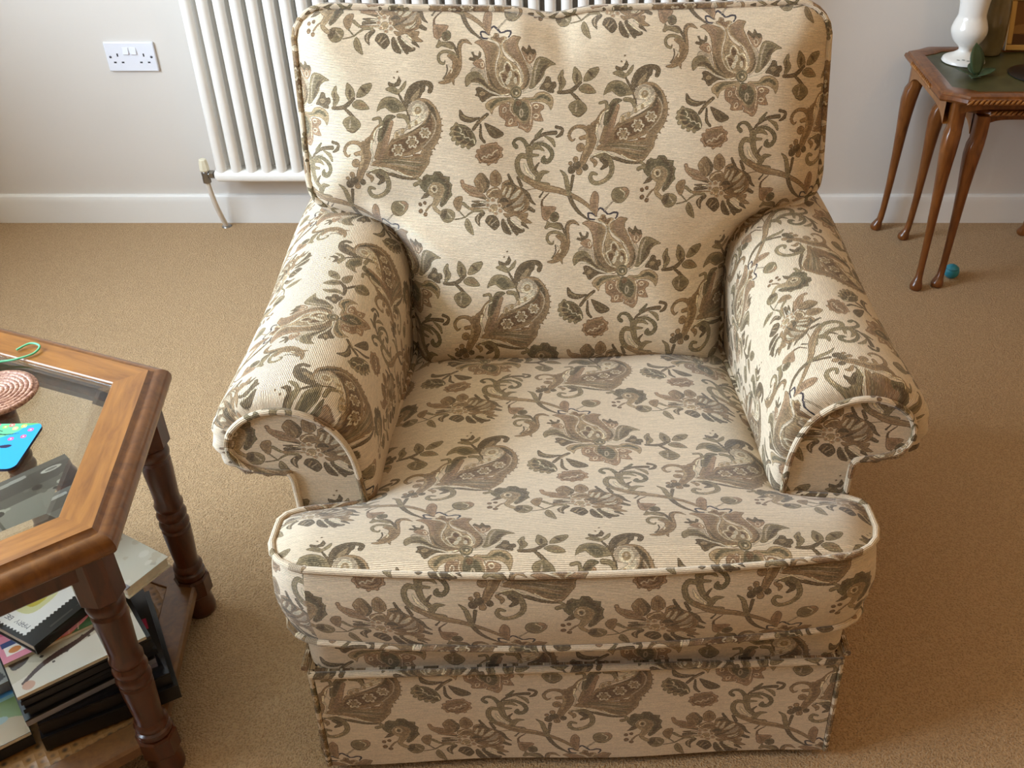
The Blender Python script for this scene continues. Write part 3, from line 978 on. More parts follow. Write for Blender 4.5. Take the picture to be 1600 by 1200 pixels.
for x in (-.0603, .0603):
    g = G(); g.lathe([(0, -.0008), (.0035, -.0004), (.0037, 0)], 0, 0, 14, cap=False)
    g.V = [(v[0] + x, -.0095 + v[2], v[1] + .0) for v in g.V]; g.obj('screw', SCREW, so, smooth=True)

# ------------------------------------------------------------------ column radiator
RADW = plain('white_radiator_enamel', 'eeebe6', .3, .5, noise=.008)
RY = 2.944
ra = thing('radiator', 'white column radiator on the back wall behind the armchair', 'radiator', (-1.147, RY, .178))
NS = 36; PIT = .0462; RZ = .66
def rtube(g, cx, cy, w, dp, z0, z1):
    n = 14; P = []
    for z, k in ((z0, .55), (z0 + .006, .8), (z0 + .016, 1), (z1 - .016, 1), (z1 - .006, .8), (z1, .55)):
        P.append([(cx + w / 2 * k * math.copysign(abs(math.cos(t)) ** .8, math.cos(t)), cy + dp / 2 * math.copysign(abs(math.sin(t)) ** .9, math.sin(t)), z) for t in np.linspace(0, 2 * pi, n, endpoint=False)])
    g.grid(P, cv=True)
for i in range(NS):
    g = G(); x = PIT * (i + .5)
    rtube(g, x, 0, .0315, .030, .022, RZ - .02); rtube(g, x, .044, .0315, .030, .022, RZ - .02)
    g.obj('column', RADW, ra, smooth=True)
for z in (.019, RZ - .019):
    g = G(); W = NS * PIT; n = 20; P = []
    for x, k in ((-.002, .5), (0, .75), (.006, .95), (.014, 1), (W - .014, 1), (W - .006, .95), (W, .75), (W + .002, .5)):
        P.append([(x, .022 + .042 * k * math.copysign(abs(math.cos(t)) ** .5, math.cos(t)), z + .0185 * k * math.copysign(abs(math.sin(t)) ** .7, math.sin(t))) for t in np.linspace(0, 2 * pi, n, endpoint=False)])
    g.grid(P, cv=True)
    for r in (P[0], P[-1]): g.add(r, [tuple(range(n))])
    g.obj('header', RADW, ra, smooth=True, auto=1.0)
for bx in (.35, 1.3):
    g = G(); g.box(bx - .015, bx + .015, .05, WY - RY - .001, .30, .36); g.obj('wall_bracket', RADW, ra, bevel=.003)
CHROME = plain('dull_chrome', '9a9896', .3, metal=1)
CAP = plain('ivory_valve_cap', 'e4dcc4', .4)
PIPE = plain('painted_pipe', 'ddd6cc', .35)
vx = -.033
g = G(); g.lathe([(.0125, -.008), (.0125, .008), (.0115, .012), (.0125, .016), (.0125, .026), (.010, .030)], vx, .01, 16)
g.tube([(vx, .01, .018), (vx + .016, .01, .018)], .008, 12); g.tube([(vx + .014, .01, .018), (vx + .026, .01, .018)], .0135, 6); g.tube([(vx + .026, .01, .018), (vx + .036, .012, .018)], .008, 12)
va = g.obj('valve', CHROME, ra, smooth=True, auto=.6)
g = G(); g.lathe([(.0135, .030), (.0155, .034), (.0145, .050), (.0115, .066), (.009, .068), (0, .0685)], vx, .01, 8); g.obj('valve_cap', CAP, va, auto=.35)
g = G(); g.tube(cr([(vx, .01, -.006), (vx + .002, .012, -.04), (vx + .006, .02, -.09), (vx + .010, .036, -.14), (vx + .014, .05, -.178)], 6), .0078, 12); g.obj('supply_pipe', PIPE, ra, smooth=True)
g = G(); g.lathe([(.016, -.178), (.015, -.1755), (.009, -.174)], vx + .014, .05, 16); g.obj('pipe_collar', CHROME, ra, smooth=True)

# ------------------------------------------------------------------ nest tables
NWOOD = wood('yew_brown_wood', '5c3212', '8a5426', .28, (9, 9, 2))
NCARV = wood('carved_brown_wood', '774618', 'a36c30', .32, (9, 9, 2))
LEATHER = plain('green_leather_inset', '4a4a2c', .35, .5, noise=.25, nscale=14)
GLASSTOP = None
def glass(name, tint='f2f7f4', rough=0.0, ior=1.5):
    m, nt, b = M(name)
    b.inputs['Base Color'].default_value = srgb(tint); b.inputs['Transmission Weight'].default_value = 1
    b.inputs['Roughness'].default_value = rough; b.inputs['IOR'].default_value = ior
    return m
def cab_leg(parent, top, foot, zt, mat, s=1.0, name='leg'):
    """cabriole leg: block, knee, slim ankle, pad foot; leans from the corner to its foot"""
    dx, dy = foot[0] - top[0], foot[1] - top[1]; L = math.hypot(dx, dy) or 1; ux, uy = dx / L, dy / L
    rows = []; n = 12
    #      height fraction, half width, how far along the lean, squareness
    for f, w, k, sq in ((1.0, .0185, 0, .35), (.90, .0185, 0, .35), (.865, .0185, .02, .4), (.84, .0215, .16, .6), (.78, .0220, .30, .7), (.70, .0195, .36, .8), (.60, .0165, .40, .9), (.45, .0135, .46, 1), (.28, .0110, .56, 1), (.13, .0098, .70, 1), (.07, .0105, .80, 1),
                        (.05, .0130, .92, 1), (.033, .0165, 1.0, 1), (.018, .0180, 1.03, 1), (.006, .0165, 1.03, 1), (0, .0135, 1.02, 1)):
        cx, cy, z = top[0] + dx * k, top[1] + dy * k, zt * f
        rows.append([(cx + s * w * math.copysign(abs(math.cos(t)) ** sq, math.cos(t)), cy + s * w * math.copysign(abs(math.sin(t)) ** sq, math.sin(t)), z) for t in np.linspace(0, 2 * pi, n, endpoint=False)])
    g = G(); g.grid(rows, cv=True)
    for r in (rows[0], rows[-1]): g.add(r, [tuple(range(n))])
    return g.obj(name, mat, parent, smooth=True, auto=.9)

def nest_table(name, label, x0, x1, y0, y1, zt, cut, legs, inset=True, group=None):
    t = thing(name, label, 'table', ((x0 + x1) / 2, (y0 + y1) / 2, 0), 0, group)
    ox, oy = (x0 + x1) / 2, (y0 + y1) / 2; hx, hy = (x1 - x0) / 2, (y1 - y0) / 2
    def poly(o, c=cut, k=.012):
        a, b = hx + o, hy + o; p = []
        for sx_, sy_, fl in ((1, -1, 0), (1, 1, 1), (-1, 1, 0), (-1, -1, 1)):
            q = [(sx_ * (a - c), sy_ * b), (sx_ * (a - c * .5 - k * .2), sy_ * (b - c * .28 - k * .4)), (sx_ * a, sy_ * (b - c * .62))]
            p += q if not fl else q[::-1]
        return p
    def ring(levels, nm, mat):
        g = G(); g.grid([[(x, y, z) for x, y in poly(o)] for o, z in levels], cv=True)
        return g.obj(nm, mat, t, smooth=False, auto=.5)
    # moulded frame
    lv = [(-.042, zt - .010), (-.042, zt - .0035), (-.036, zt), (-.012, zt), (-.005, zt - .003), (-.003, zt - .008), (.002, zt - .010), (.004, zt - .018), (0, zt - .025), (-.010, zt - .027), (-.042, zt - .027)]
    ring(lv, 'top_frame', NWOOD)
    # rope carving along the edges
    for sy_ in (-1, 1):
        g = G()
        for x in np.arange(-hx + cut + .004, hx - cut - .004, .0135):
            g.tube([(x - .008, sy_ * (hy + .0035), zt - .0215), (x, sy_ * (hy + .0075), zt - .0155), (x + .009, sy_ * (hy + .0035), zt - .0095)], [.002, .0045, .002], 6)
        g.obj('rope_carving', NCARV, t, smooth=True)
    for sx_ in (-1, 1):
        g = G()
        for y in np.arange(-hy + .13, hy - .12, .0135):
            g.tube([(sx_ * (hx + .0035), y - .006, zt - .0215), (sx_ * (hx + .0065), y, zt - .0155), (sx_ * (hx + .0035), y + .006, zt - .0095)], [.002, .004, .002], 6)
        g.obj('rope_carving', NCARV, t, smooth=True)
    if inset:
        g = G(); g.prism(poly(-.040), zt - .012, zt - .0055); g.obj('leather_inset', LEATHER, t)
    else:
        g = G(); g.prism(poly(-.040), zt - .012, zt - .0015); g.obj('top_panel', NWOOD, t)
    # shaped aprons
    for sy_ in (-1, 1):
        g = G(); P = []; P2 = []
        for x in np.linspace(-hx + .05, hx - .05, 25):
            u = abs(x) / (hx - .05); zb = zt - .042 - .016 * u ** 8
            P.append([(x, sy_ * (hy - .022), zb), (x, sy_ * (hy - .022), zt - .026)]); P2.append([(x, sy_ * (hy - .038), zb), (x, sy_ * (hy - .038), zt - .026)])
        g.grid(P); g.grid(P2); g.grid([[a[0], b[0]] for a, b in zip(P, P2)])
        g.obj('apron', NWOOD, t)
    for sx_ in (-1, 1):
        g = G(); P = []; P2 = []
        for y in np.linspace(-hy + .05, hy - .05, 21):
            u = abs(y) / (hy - .05); zb = zt - .062 - .030 * u ** 5
            P.append([(sx_ * (hx - .022), y, zb), (sx_ * (hx - .022), y, zt - .026)]); P2.append([(sx_ * (hx - .038), y, zb), (sx_ * (hx - .038), y, zt - .026)])
        g.grid(P); g.grid(P2); g.grid([[a[0], b[0]] for a, b in zip(P, P2)])
        g.obj('apron', NCARV, t)
    for tp, ft in legs:
        cab_leg(t, (tp[0] - ox, tp[1] - oy), (ft[0] - ox, ft[1] - oy), zt - .026, NWOOD)
    return t
nest_table('nest_table', 'largest table of the brown nest, with green leather top and rope-carved edge', .918, 1.50, 2.580, 3.012, .572, .062,
           [((.972, 2.622), (.946, 2.588)), ((.960, 2.968), (.920, 2.975)), ((1.446, 2.622), (1.47, 2.588)), ((1.446, 2.968), (1.475, 2.975))])
nest_table('nest_table', 'smaller brown table of the nest, tucked under the leather-topped one', 1.012, 1.412, 2.622, 2.935, .528, .05,
           [((1.048, 2.640), (1.012, 2.606)), ((1.030, 2.905), (.990, 2.906)), ((1.376, 2.640), (1.41, 2.606)), ((1.385, 2.905), (1.375, 2.936))], inset=False)

# ball on the carpet
BALL = plain('teal_rubber', '2f8da6', .45, .5, noise=.10, nscale=30)
g = G(); R_ = .022
g.lathe([(R_ * math.sin(a), -R_ * math.cos(a)) for a in np.linspace(0.02, pi - .02, 16)], 0, 0, 24, cap=False)
bl = g.obj('ball', BALL, smooth=True); bl.location = (1.066, 2.655, R_)
tag(bl, 'small teal ball on the carpet beside the nest table legs', 'ball')
g = G(); g.tube([(R_ * 1.004 * math.cos(a) * .86, R_ * 1.004 * math.sin(a) * .86, R_ * .5) for a in np.linspace(0, 2 * pi, 28, endpoint=False)], .0012, 6, closed=True)
g.obj('seam', plain('teal_seam', '276f86', .5), bl, smooth=True)

# things on the nest table
ZT = .5669
CHINA = plain('white_china', 'eceae6', .15, .6)
GREYP = plain('grey_china_print', '8d938e', .4)
VX, VY = 1.052, 2.880
va_ = thing('vase', 'white china pedestal vase at the left end of the leather-topped nest table', 'vase', (VX, VY, ZT))
prof = cr([(.001, 0), (.054, .001), (.058, .006), (.054, .012), (.036, .020), (.021, .030), (.0185, .036), (.023, .044), (.038, .058), (.0475, .078), (.0485, .094), (.043, .112), (.0385, .124), (.0375, .136), (.040, .165), (.046, .200), (.054, .235), (.062, .255), (.060, .256), (.050, .232), (.042, .20), (.034, .15)], 4)
g = G(); g.lathe([(max(r, .0005), z) for r, z in prof], 0, 0, 40, cap=False); body = g.obj('body', CHINA, va_, smooth=True)
for k, (a, r) in enumerate(((-1.9, .041), (-1.62, .044), (-1.35, .041), (-2.2, .044))):
    g = G(); g.lathe([(.0055, .0), (.004, .0009), (0.0005, .0012)], r * math.cos(a), r * math.sin(a), 10)
    g.V = [(x, y, z + .0185 - (r - .036) * .42) for x, y, z in g.V]; g.obj('printed_flower', GREYP, body, smooth=True)
LEAF = plain('dark_green_leaf', '35492f', .4, .5, noise=.15)
def leaf_mesh(L, W, bend, n=9):
    P = []
    for i in range(n):
        t = i / (n - 1); w = W * math.sin(pi * min(1, t * .94 + .06)) ** .8 * (1 - t * .15)
        P.append([(s * w / 2, bend * t * t * L, t * L + abs(s) * 0 - .0 + .10 * w * abs(s)) for s in (-1, -.5, 0, .5, 1)])
    return P
lf = thing('leaf_sprig', 'small sprig of dark green leaves lying in front of the white vase', 'leaves', (1.048, 2.745, ZT))
for rz, tilt, L, W in ((.2, .25, .085, .046), (1.3, 1.15, .06, .036), (-1.2, 1.2, .062, .038), (2.6, 1.25, .05, .034), (.2, 1.0, .05, .034)):
    g = G(); mat = Matrix.Rotation(rz, 4, 'Z') @ Matrix.Rotation(-tilt, 4, 'X')
    P = [[tuple(mat @ Vector(p) + Vector((0, 0, .004))) for p in r] for r in leaf_mesh(L, W, .15)]; g.grid(P)
    o = g.obj('leaf', LEAF, lf, smooth=True); s = o.modifiers.new('thickness', 'SOLIDIFY'); s.thickness = .0012
g = G(); g.tube([(-.02, -.02, .004), (0, 0, .005), (.02, .01, .004)], .0022, 6); g.obj('stem', LEAF, lf, smooth=True)

GOLD = plain('gilt_frame', 'c9a765', .35, metal=.35)
SILV = plain('pale_frame_side', 'd8d2c6', .4)
pf = thing('photo_frame', 'gold photo frame standing on the leather-topped nest table', 'photo frame', (1.298, 2.965, ZT), math.radians(-2))
pt = Tex(96, 72, '7a5426')
pt.poly([(0, 0), (96, 0), (96, 14), (0, 18)], '54351a'); pt.poly(cr([(40, 72), (52, 40), (70, 30), (96, 44), (96, 72)], 5, True), '4c2f18'); pt.disc(80, 26, 14, '9c7a50'); pt.poly(cr([(0, 18), (30, 22), (50, 30), (20, 34), (0, 30)], 4, True), '96703f')
PFM = printed('faded_brown_photo', pt, .2)
tl = math.radians(14)
def tb(x, y, z): return (x, y * math.cos(tl) + z * math.sin(tl), -y * math.sin(tl) + z * math.cos(tl) + .004)
w, h, bw, dp = .200, .150, .016, .016
for nm, bx in (('frame_rail', (-w / 2, w / 2, 0, bw)), ('frame_rail', (-w / 2, w / 2, h - bw, h)), ('frame_stile', (-w / 2, -w / 2 + bw, bw, h - bw)), ('frame_stile', (w / 2 - bw, w / 2, bw, h - bw))):
    g = G(); g.box(bx[0], bx[1], -.007, .007, bx[2], bx[3]); g.V = [tb(*v) for v in g.V]; g.obj(nm, GOLD, pf, bevel=.003)
for s in (-1, 1):
    g = G(); g.box(s * (w / 2 + .0015) - .0015, s * (w / 2 + .0015) + .0015, -.008, .009, 0, h); g.V = [tb(*v) for v in g.V]; g.obj('frame_side', SILV, pf)
g = G(); q = [(-w / 2 + bw, .002, bw), (w / 2 - bw, .002, bw), (w / 2 - bw, .002, h - bw), (-w / 2 + bw, .002, h - bw)]; g.add([tb(*v) for v in q], [(0, 1, 2, 3)], [(0, 0), (1, 0), (1, 1), (0, 1)]); g.obj('photo', PFM, pf)
g = G(); g.box(-.02, .02, .0075, .010, .0, h * .7); g.V = [(x, y * math.cos(-.25) + (z) * -math.sin(-.25) * 0 + .012 + (h * .7 - z) * .02, z) for x, y, z in [tb(*v) for v in g.V]]; g.obj('easel_back', plain('black_card', '1e1b18', .8), pf)

JAR = plain('olive_smoked_glass', '6f6344', .12, .6, noise=.25, nscale=18, coat=.6)
jp = cr([(.03, 0), (.040, .004), (.043, .03), (.044, .08), (.042, .13), (.036, .17), (.030, .20), (.032, .23)], 4)
g = G(); g.lathe([(r, z) for r, z in jp], 0, 0, 28); jr = g.obj('glass_jar', JAR, smooth=True); jr.location = (1.142, 2.958, ZT)
tag(jr, 'dim olive-brown glass jar behind the white vase on the nest table', 'jar')
g = G(); g.lathe([(.002, .006), (.03, .006), (.075, .0055), (.083, .004), (.085, .002), (.083, 0), (.002, 0)], 0, 0, 40, cap=False)
dk = g.obj('round_mat', plain('black_lacquer', '14110e', .35), smooth=True, auto=.5); dk.location = (1.228, 2.765, ZT)
tag(dk, 'black round mat on the green leather top in front of the gold photo frame', 'mat')

# ------------------------------------------------------------------ hexagonal coffee table
HX, HY, HA = -1.010, 1.142, math.radians(38.6)
TZ = .540
def topwood():
    m, nt, b = M('golden_brown_table_top')
    tc = N(nt, 'ShaderNodeTexCoord'); mp = N(nt, 'ShaderNodeMapping'); mp.inputs['Scale'].default_value = (5, 5, 30)
    nt.links.new(tc.outputs['UV'], mp.inputs['Vector'])
    nz = N(nt, 'ShaderNodeTexNoise', i_Scale=3.0, i_Detail=6.0, i_Roughness=.6, i_Distortion=.6)
    mp.inputs['Scale'].default_value = (3, 22, 1)
    nt.links.new(mp.outputs['Vector'], nz.inputs['Vector'])
    rp = N(nt, 'ShaderNodeValToRGB')
    for e, c, p in zip(rp.color_ramp.elements, ('76481c', 'a06a2e'), (.32, .70)): e.color = srgb(c); e.position = p
    nt.links.new(nz.outputs['Fac'], rp.inputs['Fac']); nt.links.new(rp.outputs['Color'], b.inputs['Base Color'])
    b.inputs['Roughness'].default_value = .33; b.inputs['Coat Weight'].default_value = .3; b.inputs['Coat Roughness'].default_value = .15
    return m
TOPW = topwood()
DKW = wood('dark_mahogany_wood', '35170a', '5a2a12', .28, (9, 9, 2))
MIDW = wood('red_brown_wood', '5c3412', '80501f', .3, (9, 9, 2))
ct = thing('coffee_table', 'brown hexagonal coffee table with glass top, turned legs and a lower shelf of books', 'table', (HX, HY, 0), HA)
def hexring(levels, close=False):
    """levels: (corner radius, z); uv runs along every side"""
    g = G()
    for k in range(6):
        a0, a1 = pi / 3 * k, pi / 3 * (k + 1); P = []; U = []
        for r, z in levels:
            P.append([(r * math.cos(a0) * (1 - t) + r * math.cos(a1) * t, r * math.sin(a0) * (1 - t) + r * math.sin(a1) * t, z) for t in (0, .5, 1)])
            U.append([((t - .5) * r + k * .63, r * .866 + z) for t in (0, .5, 1)])
        n = len(levels)
        g.grid(P + ([P[0]] if close else []), U + ([U[0]] if close else []))
    return g
hexring([(.318, TZ - .026), (.318, TZ - .002), (.320, TZ), (.376, TZ)]).obj('top_frame', TOPW, ct)
edge = [(.376, TZ), (.379, TZ - .004), (.384, TZ - .0065), (.390, TZ - .0055), (.398, TZ - .008), (.405, TZ - .014), (.4085, TZ - .022), (.408, TZ - .030), (.403, TZ - .036), (.396, TZ - .039), (.388, TZ - .0405), (.384, TZ - .046), (.318, TZ - .046)]
hexring(edge).obj('edge_moulding', MIDW, ct, auto=.6)
hexring([(.372, TZ - .044), (.370, TZ - .082), (.366, TZ - .086), (.352, TZ - .086), (.350, TZ - .082), (.350, TZ - .044)]).obj('apron', DKW, ct, auto=.5)
g = G()
for z, r in ((TZ - .008, .3165),):
    pass
hx_ = [(math.cos(pi / 3 * k), math.sin(pi / 3 * k)) for k in range(6)]
rows = [[(r * x, r * y, z) for x, y in hx_] for r, z in ((.3175, TZ - .010), (.3175, TZ - .0055), (.296, TZ - .002))]
g.grid(rows, cv=True); g.add(rows[0], [tuple(range(6))]); g.add(rows[2], [tuple(range(6))])
g.obj('glass_top', glass('bevelled_table_glass'), ct, merge=True)
LEGP = [(.0255, 0), (.0275, .004), (.0285, .012), (.0265, .030), (.0235, .046), (.0235, .050)]
LEGU = [(.0235, .094), (.0265, .097), (.0275, .102), (.0265, .107), (.0225, .110), (.0255, .114), (.0265, .119), (.0250, .124), (.0215, .128), (.0205, .134), (.0225, .16), (.0245, .195), (.0250, .212),
        (.0225, .216), (.0255, .221), (.0265, .227), (.0245, .233), (.0215, .237), (.0250, .242), (.0262, .248), (.0245, .254), (.0210, .259), (.0245, .266), (.0250, .272), (.0215, .280), (.0225, .30), (.0250, .345), (.0255, .368),
        (.0225, .373), (.0265, .378), (.0275, .385), (.0265, .392), (.0235, .396), (.0255, .402)]
for k in range(6):
    a = pi / 3 * k; x, y = .345 * math.cos(a), .345 * math.sin(a)
    g = G(); g.lathe(LEGP, x, y, 20); g.lathe(LEGU, x, y, 22)
    for z0, z1, r in ((.050, .094, .0315), (.402, TZ - .046, .0335)):
        n = 8; c = [(x + r * math.cos(2 * pi * j / n + pi / 8), y + r * math.sin(2 * pi * j / n + pi / 8)) for j in range(n)]
        c2 = [(x + r * .9 * math.cos(2 * pi * j / n + pi / 8), y + r * .9 * math.sin(2 * pi * j / n + pi / 8)) for j in range(n)]
        g.grid([[(p[0], p[1], z0) for p in c2], [(p[0], p[1], z0 + .004) for p in c], [(p[0], p[1], z1 - .004) for p in c], [(p[0], p[1], z1) for p in c2]], cv=True)
        g.add([(p[0], p[1], z0) for p in c2], [tuple(range(n))]); g.add([(p[0], p[1], z1) for p in c2], [tuple(range(n))])
    g.obj('leg', DKW, ct, auto=.55)
SZ = .090
SHW = wood('tan_shelf_wood', '573418', '7d5428', .35, (8, 8, 8))
sh_ = hexring([(.298, SZ - .006), (.298, SZ - .001), (.300, SZ), (.352, SZ), (.357, SZ - .004), (.357, SZ - .022), (.352, SZ - .026), (.298, SZ - .026)], True).obj('lower_shelf', SHW, ct, auto=.5)
def cane():
    m, nt, b = M('woven_cane')
    tc = N(nt, 'ShaderNodeTexCoord'); v = N(nt, 'ShaderNodeTexVoronoi', i_Scale=62.0); v.inputs['Randomness'].default_value = .12
    nt.links.new(tc.outputs['Object'], v.inputs['Vector'])
    rp = N(nt, 'ShaderNodeValToRGB')
    for e, c, p in zip(rp.color_ramp.elements, ('150d06', '8a6234'), (.28, .46)): e.color = srgb(c); e.position = p
    nt.links.new(v.outputs['Distance'], rp.inputs['Fac']); nt.links.new(rp.outputs['Color'], b.inputs['Base Color'])
    bp = N(nt, 'ShaderNodeBump', i_Strength=.8, i_Distance=.003); nt.links.new(v.outputs['Distance'], bp.inputs['Height']); nt.links.new(bp.outputs['Normal'], b.inputs['Normal'])
    b.inputs['Roughness'].default_value = .4
    return m
g = G(); g.prism([(.2985 * x, .2985 * y) for x, y in hx_], SZ - .010, SZ - .003); g.obj('cane_panel', cane(), sh_)

# ------------------------------------------------------------------ books and magazines on the shelf
PAGES = plain('page_edges', 'd8cfbc', .8, noise=.06, nscale=120)
BLACK = plain('black_cover', '141315', .3, noise=.05)
def book(name, label, cat, corner, rz, w, d, h, z, cover, side=None, spine='front', group=None, rim=0.0):
    """corner: front-left; w runs along rz, d behind it. Covers top and bottom, a spine and a block of pages"""
    t = thing(name, label, cat, (corner[0], corner[1], z), math.radians(rz), group)
    th = .0012 if h < .012 else .0024
    g = G(); g.box(0, w, 0, d, 0, th)
    if spine == 'front': g.box(0, w, -.0004, th, th, h - th)
    elif spine == 'left': g.box(-.0004, th, 0, d, th, h - th)
    elif spine == 'right': g.box(w - th, w + .0004, 0, d, th, h - th)
    g.obj('back_cover', side or BLACK, t)
    g = G(); i = .0 if h < .012 else .003
    g.box(i + (th if spine == 'left' else 0), w - i - (th if spine == 'right' else 0), i + (th if spine == 'front' else 0), d - i, th, h - th); g.obj('pages', PAGES, t)
    g = G(); g.box(0, w, 0, d, h - th, h); g.U = [(v[0] / w, v[1] / d) for v in g.V]; g.obj('front_cover', cover, t)
    return t
FONT = {'M': '10001 11011 10101 10001 10001 10001 10001', 'A': '01110 10001 10001 11111 10001 10001 10001', 'R': '11110 10001 10001 11110 10100 10010 10001', 'Y': '10001 10001 01010 00100 00100 00100 00100', 'E': '11111 10000 10000 11110 10000 10000 11111', 'B': '11110 10001 10001 11110 10001 10001 11110'}
# beige spotted cover with the dark brown stalk
bt = Tex(190, 270, 'b9ad98')
bt.poly([(0, 0), (190, 0), (190, 70), (0, 30)], 'cbc2b3')
for (x, y) in ((30, 90), (62, 60), (88, 92), (120, 80), (150, 100), (104, 112), (58, 112), (168, 76), (140, 56)): bt.disc(x, y - 22, 2.4, '4c4138')
bt.poly(cr([(20, 84), (60, 44), (120, 62), (190, 66), (190, 130), (90, 135)], 6, True), 'a59a86')
for (x, y) in ((50, 100), (84, 88), (112, 104), (146, 90), (170, 110), (98, 120)): bt.disc(x, y - 40, 2.6, '40362e')
bt.stroke(cr([(14, 22), (50, 44), (110, 60), (172, 86)], 8), [5, 8, 12, 6, 2], '3d2219')
bt.poly(cr([(8, 58), (24, 60), (34, 70), (30, 82), (20, 74), (6, 84)], 4, True), '3a2a22')
bt.disc(20, 14, 9, 'b98f78')
# pink flower cover
pk = Tex(190, 270, 'c25a76')
pk.poly([(0, 0), (70, 0), (60, 60), (0, 90)], 'cf7d90')
pk.poly(cr([(60, 0), (90, 50), (150, 60), (190, 20), (190, 0)], 6, True), '3f5c38')
pk.poly(cr([(70, 0), (66, 40), (100, 70), (120, 30), (100, 0)], 6, True), 'c9714e')
pk.poly(cr([(88, 4), (84, 60), (118, 110), (150, 70), (130, 24)], 6, True), 'd8868c')
pk.poly(cr([(130, 30), (136, 90), (176, 130), (190, 90), (190, 30)], 6, True), 'c4455c')
pk.poly(cr([(150, 80), (160, 150), (190, 170), (190, 90)], 6, True), 'cf8a4c')
for o in (0, 14, 28): pk.stroke(cr([(84 + o, 4), (92 + o, 40), (112 + o, 76)], 6), [2, 5, 2], 'e0b0a0')
pk.stroke([(100, 56), (150, 84)], [4], '5a2d24')
pk.poly([(8, 18), (36, 18), (36, 52), (8, 52)], 'e6ddd6'); pk.poly([(6, 46), (34, 46), (34, 62), (6, 62)], '1f3468'); pk.disc(22, 30, 9, 'c4783a')
pk.poly(cr([(0, 120), (60, 140), (120, 190), (190, 200), (190, 270), (0, 270)], 4, True), '86a05c')
# black cover with a perforated white stamp
stp = Tex(200, 220, '16140f')
P = []
def perf(x0, y0, x1, y1, n):
    return [(x0 + (x1 - x0) * t, y0 + (y1 - y0) * t) for t in np.linspace(0, 1, n * 2 + 1)]
stp.poly([(10, 44), (188, 44), (188, 210), (10, 210)], 'ebe8e4')
for i in range(17):
    stp.disc(10 + i * 11.1, 44, 3.7, '16140f'); stp.disc(10 + i * 11.1, 210, 3.7, '16140f')
for i in range(16):
    stp.disc(10, 44 + i * 11.1, 3.7, '16140f'); stp.disc(188, 44 + i * 11.1, 3.7, '16140f')
stp.poly(cr([(60, 100), (90, 84), (150, 92), (172, 130), (160, 186), (90, 190), (60, 150)], 5, True), 'd8d4a0')
stp.poly(cr([(80, 110), (120, 100), (156, 130), (140, 170), (96, 170)], 5, True), 'c7b64a')
for (x, y) in ((96, 128), (124, 120), (140, 148), (108, 158), (126, 140)): stp.disc(x, y, 7, '7c7a3c'); stp.disc(x + 4, y + 5, 4, 'ece6b8')
def write_up(tx, word, x, y, px, col):      # lettering that runs along the cover's left edge
    for ch in word:
        for r, row in enumerate(FONT[ch].split() if ch in FONT else []):
            for c, b in enumerate(row):
                if b == '1':
                    X, Y = x + r * px, y + c * px
                    tx.poly([(X, Y), (X + px, Y), (X + px, Y + px), (X, Y + px)], col)
        y += 6 * px
write_up(stp, 'MARY BE', 27, 58, 1.9, '77747a')
# spine lettering is too small to read in the place: a worn pale band
stp.poly([(60, 14), (126, 14), (126, 19), (60, 19)], '4a463e'); stp.poly([(138, 15), (186, 15), (186, 18), (138, 18)], '3c3932')
# grey town photograph
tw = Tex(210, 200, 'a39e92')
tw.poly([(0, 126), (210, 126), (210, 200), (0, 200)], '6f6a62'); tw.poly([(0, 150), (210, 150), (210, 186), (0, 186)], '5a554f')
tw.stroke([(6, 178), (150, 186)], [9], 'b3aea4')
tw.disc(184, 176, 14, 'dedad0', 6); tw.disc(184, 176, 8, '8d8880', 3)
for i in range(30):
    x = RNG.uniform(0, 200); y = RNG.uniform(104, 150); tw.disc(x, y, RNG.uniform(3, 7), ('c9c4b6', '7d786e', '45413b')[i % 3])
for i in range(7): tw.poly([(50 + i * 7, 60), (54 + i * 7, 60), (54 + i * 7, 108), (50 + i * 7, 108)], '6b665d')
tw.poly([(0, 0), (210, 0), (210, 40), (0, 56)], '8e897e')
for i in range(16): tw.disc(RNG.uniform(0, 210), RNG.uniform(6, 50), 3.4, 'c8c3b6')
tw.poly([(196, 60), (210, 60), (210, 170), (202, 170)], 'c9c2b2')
# blue sky cover
sk = Tex(210, 280, '3f6f96')
sk.poly([(0, 0), (210, 0), (210, 92), (0, 92)], '5c6a34'); sk.poly(cr([(0, 0), (210, 0), (210, 40), (150, 60), (80, 46), (0, 60)], 4, True), '9b8668')
sk.poly(cr([(60, 0), (110, 0), (130, 36), (112, 80), (70, 84), (54, 40)], 5, True), '2f2730'); sk.disc(120, 70, 20, 'b98468'); sk.disc(114, 84, 16, '6a4a34')
sk.disc(176, 52, 13, '7d8a80', 8)
for i in range(9): sk.disc(RNG.uniform(10, 200), RNG.uniform(140, 260), RNG.uniform(8, 22), 'a9bac6', RNG.uniform(4, 8))
sk.poly([(0, 92), (210, 92), (210, 100), (0, 100)], '6f8a86')
gm = Tex(64, 64, '8b8880')
for i in range(26): gm.poly(cr([(RNG.uniform(0, 64), RNG.uniform(0, 64)) for _ in range(4)], 3, True), ('5f5c56', 'a6a298', '3f3c38')[i % 3])
wt = Tex(80, 64, 'd9d2c2')
for i in range(14): wt.disc(RNG.uniform(0, 80), RNG.uniform(0, 64), RNG.uniform(3, 9), ('cfc4b0', 'c3b9a8', 'e4ddd0')[i % 3], RNG.uniform(2, 5))
wt.poly([(0, 0), (8, 0), (8, 64), (0, 64)], '8f8a90')

